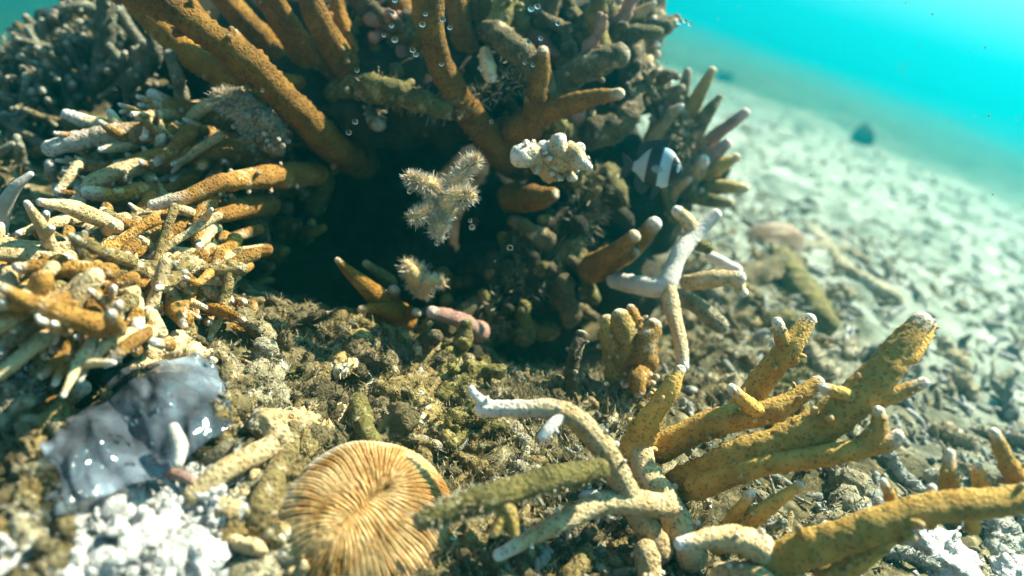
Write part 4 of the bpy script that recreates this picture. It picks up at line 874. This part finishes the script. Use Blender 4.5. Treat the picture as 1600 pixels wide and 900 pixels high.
# the uncountable rest of the rubble: one joined sheet of small pieces
def rubble_carpet():
    g = np.random.default_rng(123)
    base = {m: [] for m in ('rubble_pale', 'rubble_tan', 'dead', 'rubble_white', 'rubble_grey')}
    for m in base:
        for i, kd in enumerate(['stick', 'stub', 'fork', 'twig', 'twig', 'fork']):
            me = chunk_mesh('tmp', kd, 300+i*7+len(m), m, True)
            V = np.array([v.co[:] for v in me.vertices]); Fs = np.array([tuple(p.vertices) for p in me.polygons])
            base[m].append((V, Fs)); bpy.data.meshes.remove(me)
    sets = {m: ([], [], 0) for m in base}
    jobs = []
    for i in range(4200):                        # near field, evenly over the ground in view
        r = 0.35+2.0*g.random()**1.35; a = g.uniform(-.85, .85); jobs.append((r*math.sin(a), r*math.cos(a), g.uniform(.010, .030)))
    for i in range(3600):                        # the slope on the right
        r = g.uniform(1.0, 4.5); a = g.uniform(0.0, .95); jobs.append((r*math.sin(a), r*math.cos(a), 0.008+0.042*g.random()**2.6))
    for i in range(2600):                        # small bits close to the camera
        r = 0.35+0.9*g.random(); a = g.uniform(-.85, .85); jobs.append((r*math.sin(a), r*math.cos(a), g.uniform(.006, .014)))
    wp = G(230, 865)
    for i in range(1000):                        # the white patch under the plastic bag
        jobs.append((wp[0]+g.normal()*.045, wp[1]+g.normal()*.035, g.uniform(.008, .022)))
    jobs = np.array(jobs); hz = height(jobs[:, 0], jobs[:, 1])
    for (x, y, s), h_ in zip(jobs, hz):
        if ((x+.05)/.30)**2+((y-1.17)/.15)**2 < 1: continue
        inside = ((x+.05)/.42)**2+((y-1.12)/.30)**2 < 1; patch = float(noise3(x*2.6, y*2.6, 3.3))
        right = x > 0.15+0.1*g.normal() 
        whitep = np.hypot(x-wp[0], y-wp[1]) < .085
        pr = [.12, .03, 0, .85, 0] if whitep else ([.16, .40, .42, .02, 0] if not right else [.38, .08, .04, .14, .36])
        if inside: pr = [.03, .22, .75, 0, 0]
        elif right and patch < -.1: pr = [.18, .12, .22, .03, .45]
        m = ['rubble_pale', 'rubble_tan', 'dead', 'rubble_white', 'rubble_grey'][g.choice(5, p=pr)]
        V, Fs = base[m][g.integers(0, 6)]
        a, b, c = g.uniform(0, 6.28), g.normal()*.5, g.uniform(0, 6.28)
        R = np.array(Matrix.Rotation(a, 3, 'Z')@Matrix.Rotation(b, 3, 'Y')@Matrix.Rotation(c, 3, 'X'))
        v = (V*s*g.uniform(.8, 1.2, size=3))@R.T + np.array([x, y, h_+s*.12])
        L, FF, q = sets[m]
        L.append(v); FF.append(Fs+q); sets[m] = (L, FF, q+len(v))
    root = None
    for m, (L, FF, q) in sets.items():
        o = obj('rubble', mesh('rubble', np.vstack(L), np.vstack(FF)), M[m])
        o['kind'] = 'stuff'
        if root is None: root = o; tag(o, 'small broken coral rubble strewn all over the seabed', 'rubble')
        else: o.parent = root
rubble_carpet()

def ground_turf():
    g = np.random.default_rng(8); N = 1000
    box = [(380, 1000, 500, 640), (950, 1350, 330, 620), (440, 1300, 600, 900)]
    bx = np.array([box[i % 3] for i in range(N)], float); pts = GV(bx[:, 0]+(bx[:, 1]-bx[:, 0])*g.random(N), bx[:, 2]+(bx[:, 3]-bx[:, 2])*g.random(N))
    t = obj('turf_algae', mesh('turf_algae', [(0, 0, 0), (.001, 0, 0), (0, .001, 0)], [(0, 1, 2)]), M['turf'], None, tuple(pts[0])); t['kind'] = 'stuff'; tag(t, 'fine olive turf algae tufts growing between the rubble', 'algae')
    K = N*34; b = np.repeat(pts-pts[0], 34, 0)+g.normal(size=(K, 3))*np.array([.010, .010, 0])+np.stack([np.zeros(K), np.zeros(K), g.uniform(0, .006, K)], -1)
    d = g.normal(size=(K, 3))*.6; d[:, 2] = 1; d /= np.linalg.norm(d, axis=1)[:, None]; L = g.uniform(.003, .009, K)[:, None]
    sd_ = np.cross(d, g.normal(size=(K, 3))); sd_ /= np.linalg.norm(sd_, axis=1)[:, None]; w = .0005
    V = np.stack([b-sd_*w, b+sd_*w, b+d*L+sd_*w*.3, b+d*L-sd_*w*.3], 1).reshape(-1, 3); Fs = np.arange(K*4).reshape(-1, 4); tv = np.tile([0, 0, .6, .6], K)
    t.data = mesh('turf_algae', np.array(V), np.array(Fs), tv); t.data.materials.append(M['turf'])
ground_turf()

# ------------------------------------------------------------------ bubbles drifting in front of the reef
def bubbles():
    m, nt, n, l, b = nodes('air_bubble')
    b.inputs['Transmission Weight'].default_value = 1.0; b.inputs['IOR'].default_value = 1.25; b.inputs['Roughness'].default_value = 0.02; b.inputs['Base Color'].default_value = (1, 1, 1, 1)
    M['bubble'] = m
    import bmesh
    bm = bmesh.new(); bmesh.ops.create_icosphere(bm, subdivisions=3, radius=1.0); me = bpy.data.meshes.new('bubble'); bm.to_mesh(me); bm.free()
    for v in me.vertices: v.co.z *= 0.9
    me.polygons.foreach_set('use_smooth', [True]*len(me.polygons)); me.materials.append(m)
    g = np.random.default_rng(5)
    near = [(617, 0), (613, 20), (612, 40), (600, 55), (617, 62), (665, 22), (660, 38), (692, 30), (703, 43), (410, 141), (558, 110), (768, 190), (840, 10), (830, 14), (820, 98), (833, 102), (826, 66), (845, 60), (872, 37), (650, 85), (645, 78),
            (690, 100), (640, 300), (735, 345), (738, 355), (683, 380), (797, 387), (700, 368), (602, 455), (675, 458), (668, 468), (672, 505), (1062, 35), (1070, 33), (1078, 38), (555, 190), (545, 207), (240, 690), (210, 660), (225, 640), (195, 655), (265, 618), (222, 700), (250, 640)]
    for px, py in near:
        d = g.uniform(.58, .72) if py < 560 else depth_of(G(px, py))-.05
        r = g.uniform(3.2, 5.2)*d/F
        o = bpy.data.objects.new('bubble', me); COL.objects.link(o); o.location = P(px, py, d); o.scale = (r, r, r)
        if py < 560: tag(o, 'tiny round air bubble drifting in the water before the reef', 'bubble', 'bubbles in the water')
        else: tag(o, 'tiny air bubble resting on the plastic bag', 'bubble', 'bubbles on the plastic bag')
bubbles()

def particles():
    g = np.random.default_rng(17); V, Fs = [], []
    oc = np.array([(1, 0, 0), (-1, 0, 0), (0, 1, 0), (0, -1, 0), (0, 0, 1), (0, 0, -1)], float)
    of = [(0, 2, 4), (2, 1, 4), (1, 3, 4), (3, 0, 4), (2, 0, 5), (1, 2, 5), (3, 1, 5), (0, 3, 5)]
    c0 = P(800, 200, 1.0)
    for i in range(420):
        d = g.uniform(.3, 2.2); px, py = g.uniform(-200, 1800), g.uniform(-150, 800)
        if i % 2: px, py, d = g.uniform(950, 1700), g.uniform(-60, 350), g.uniform(.4, 3)
        p = P(px, py, d)
        if p[2] < float(height(p[0], p[1]))+.02: continue
        q = len(V); r = g.uniform(.0004, .0011)*(.6+.5*d); V += list(p-c0+oc*r*g.uniform(.6, 1.4, size=(6, 3))); Fs += [tuple(k+q for k in f) for f in of]
    o = obj('floating_particles', mesh('floating_particles', V, Fs), M['rubble_pale'], None, tuple(c0)); o['kind'] = 'stuff'
    tag(o, 'pale specks drifting all through the water', 'particles')
particles()

# ------------------------------------------------------------------ the water itself: even blue-green scattering
def haze():
    x, y, z0, z1 = 64, 64, -6.5, 2.4
    V = [(sx*x, sy*y, z) for z in (z0, z1) for sx, sy in ((-1, -1), (1, -1), (1, 1), (-1, 1))]
    Fs = [(3, 2, 1, 0), (4, 5, 6, 7), (0, 1, 5, 4), (1, 2, 6, 5), (2, 3, 7, 6), (3, 0, 4, 7)]
    me = mesh('haze', V, Fs, smooth=False)
    m = bpy.data.materials.new('sea_water'); m.use_nodes = True; nt = m.node_tree; nt.nodes.clear()
    out = nt.nodes.new('ShaderNodeOutputMaterial'); pv = nt.nodes.new('ShaderNodeVolumePrincipled')
    pv.inputs['Color'].default_value = (0.001, 0.66, 0.74, 1); pv.inputs['Density'].default_value = HAZE_DENSITY; pv.inputs['Anisotropy'].default_value = 0.82
    nt.links.new(pv.outputs[0], out.inputs['Volume'])
    o = obj('haze', me, m); o['kind'] = 'stuff'
haze()
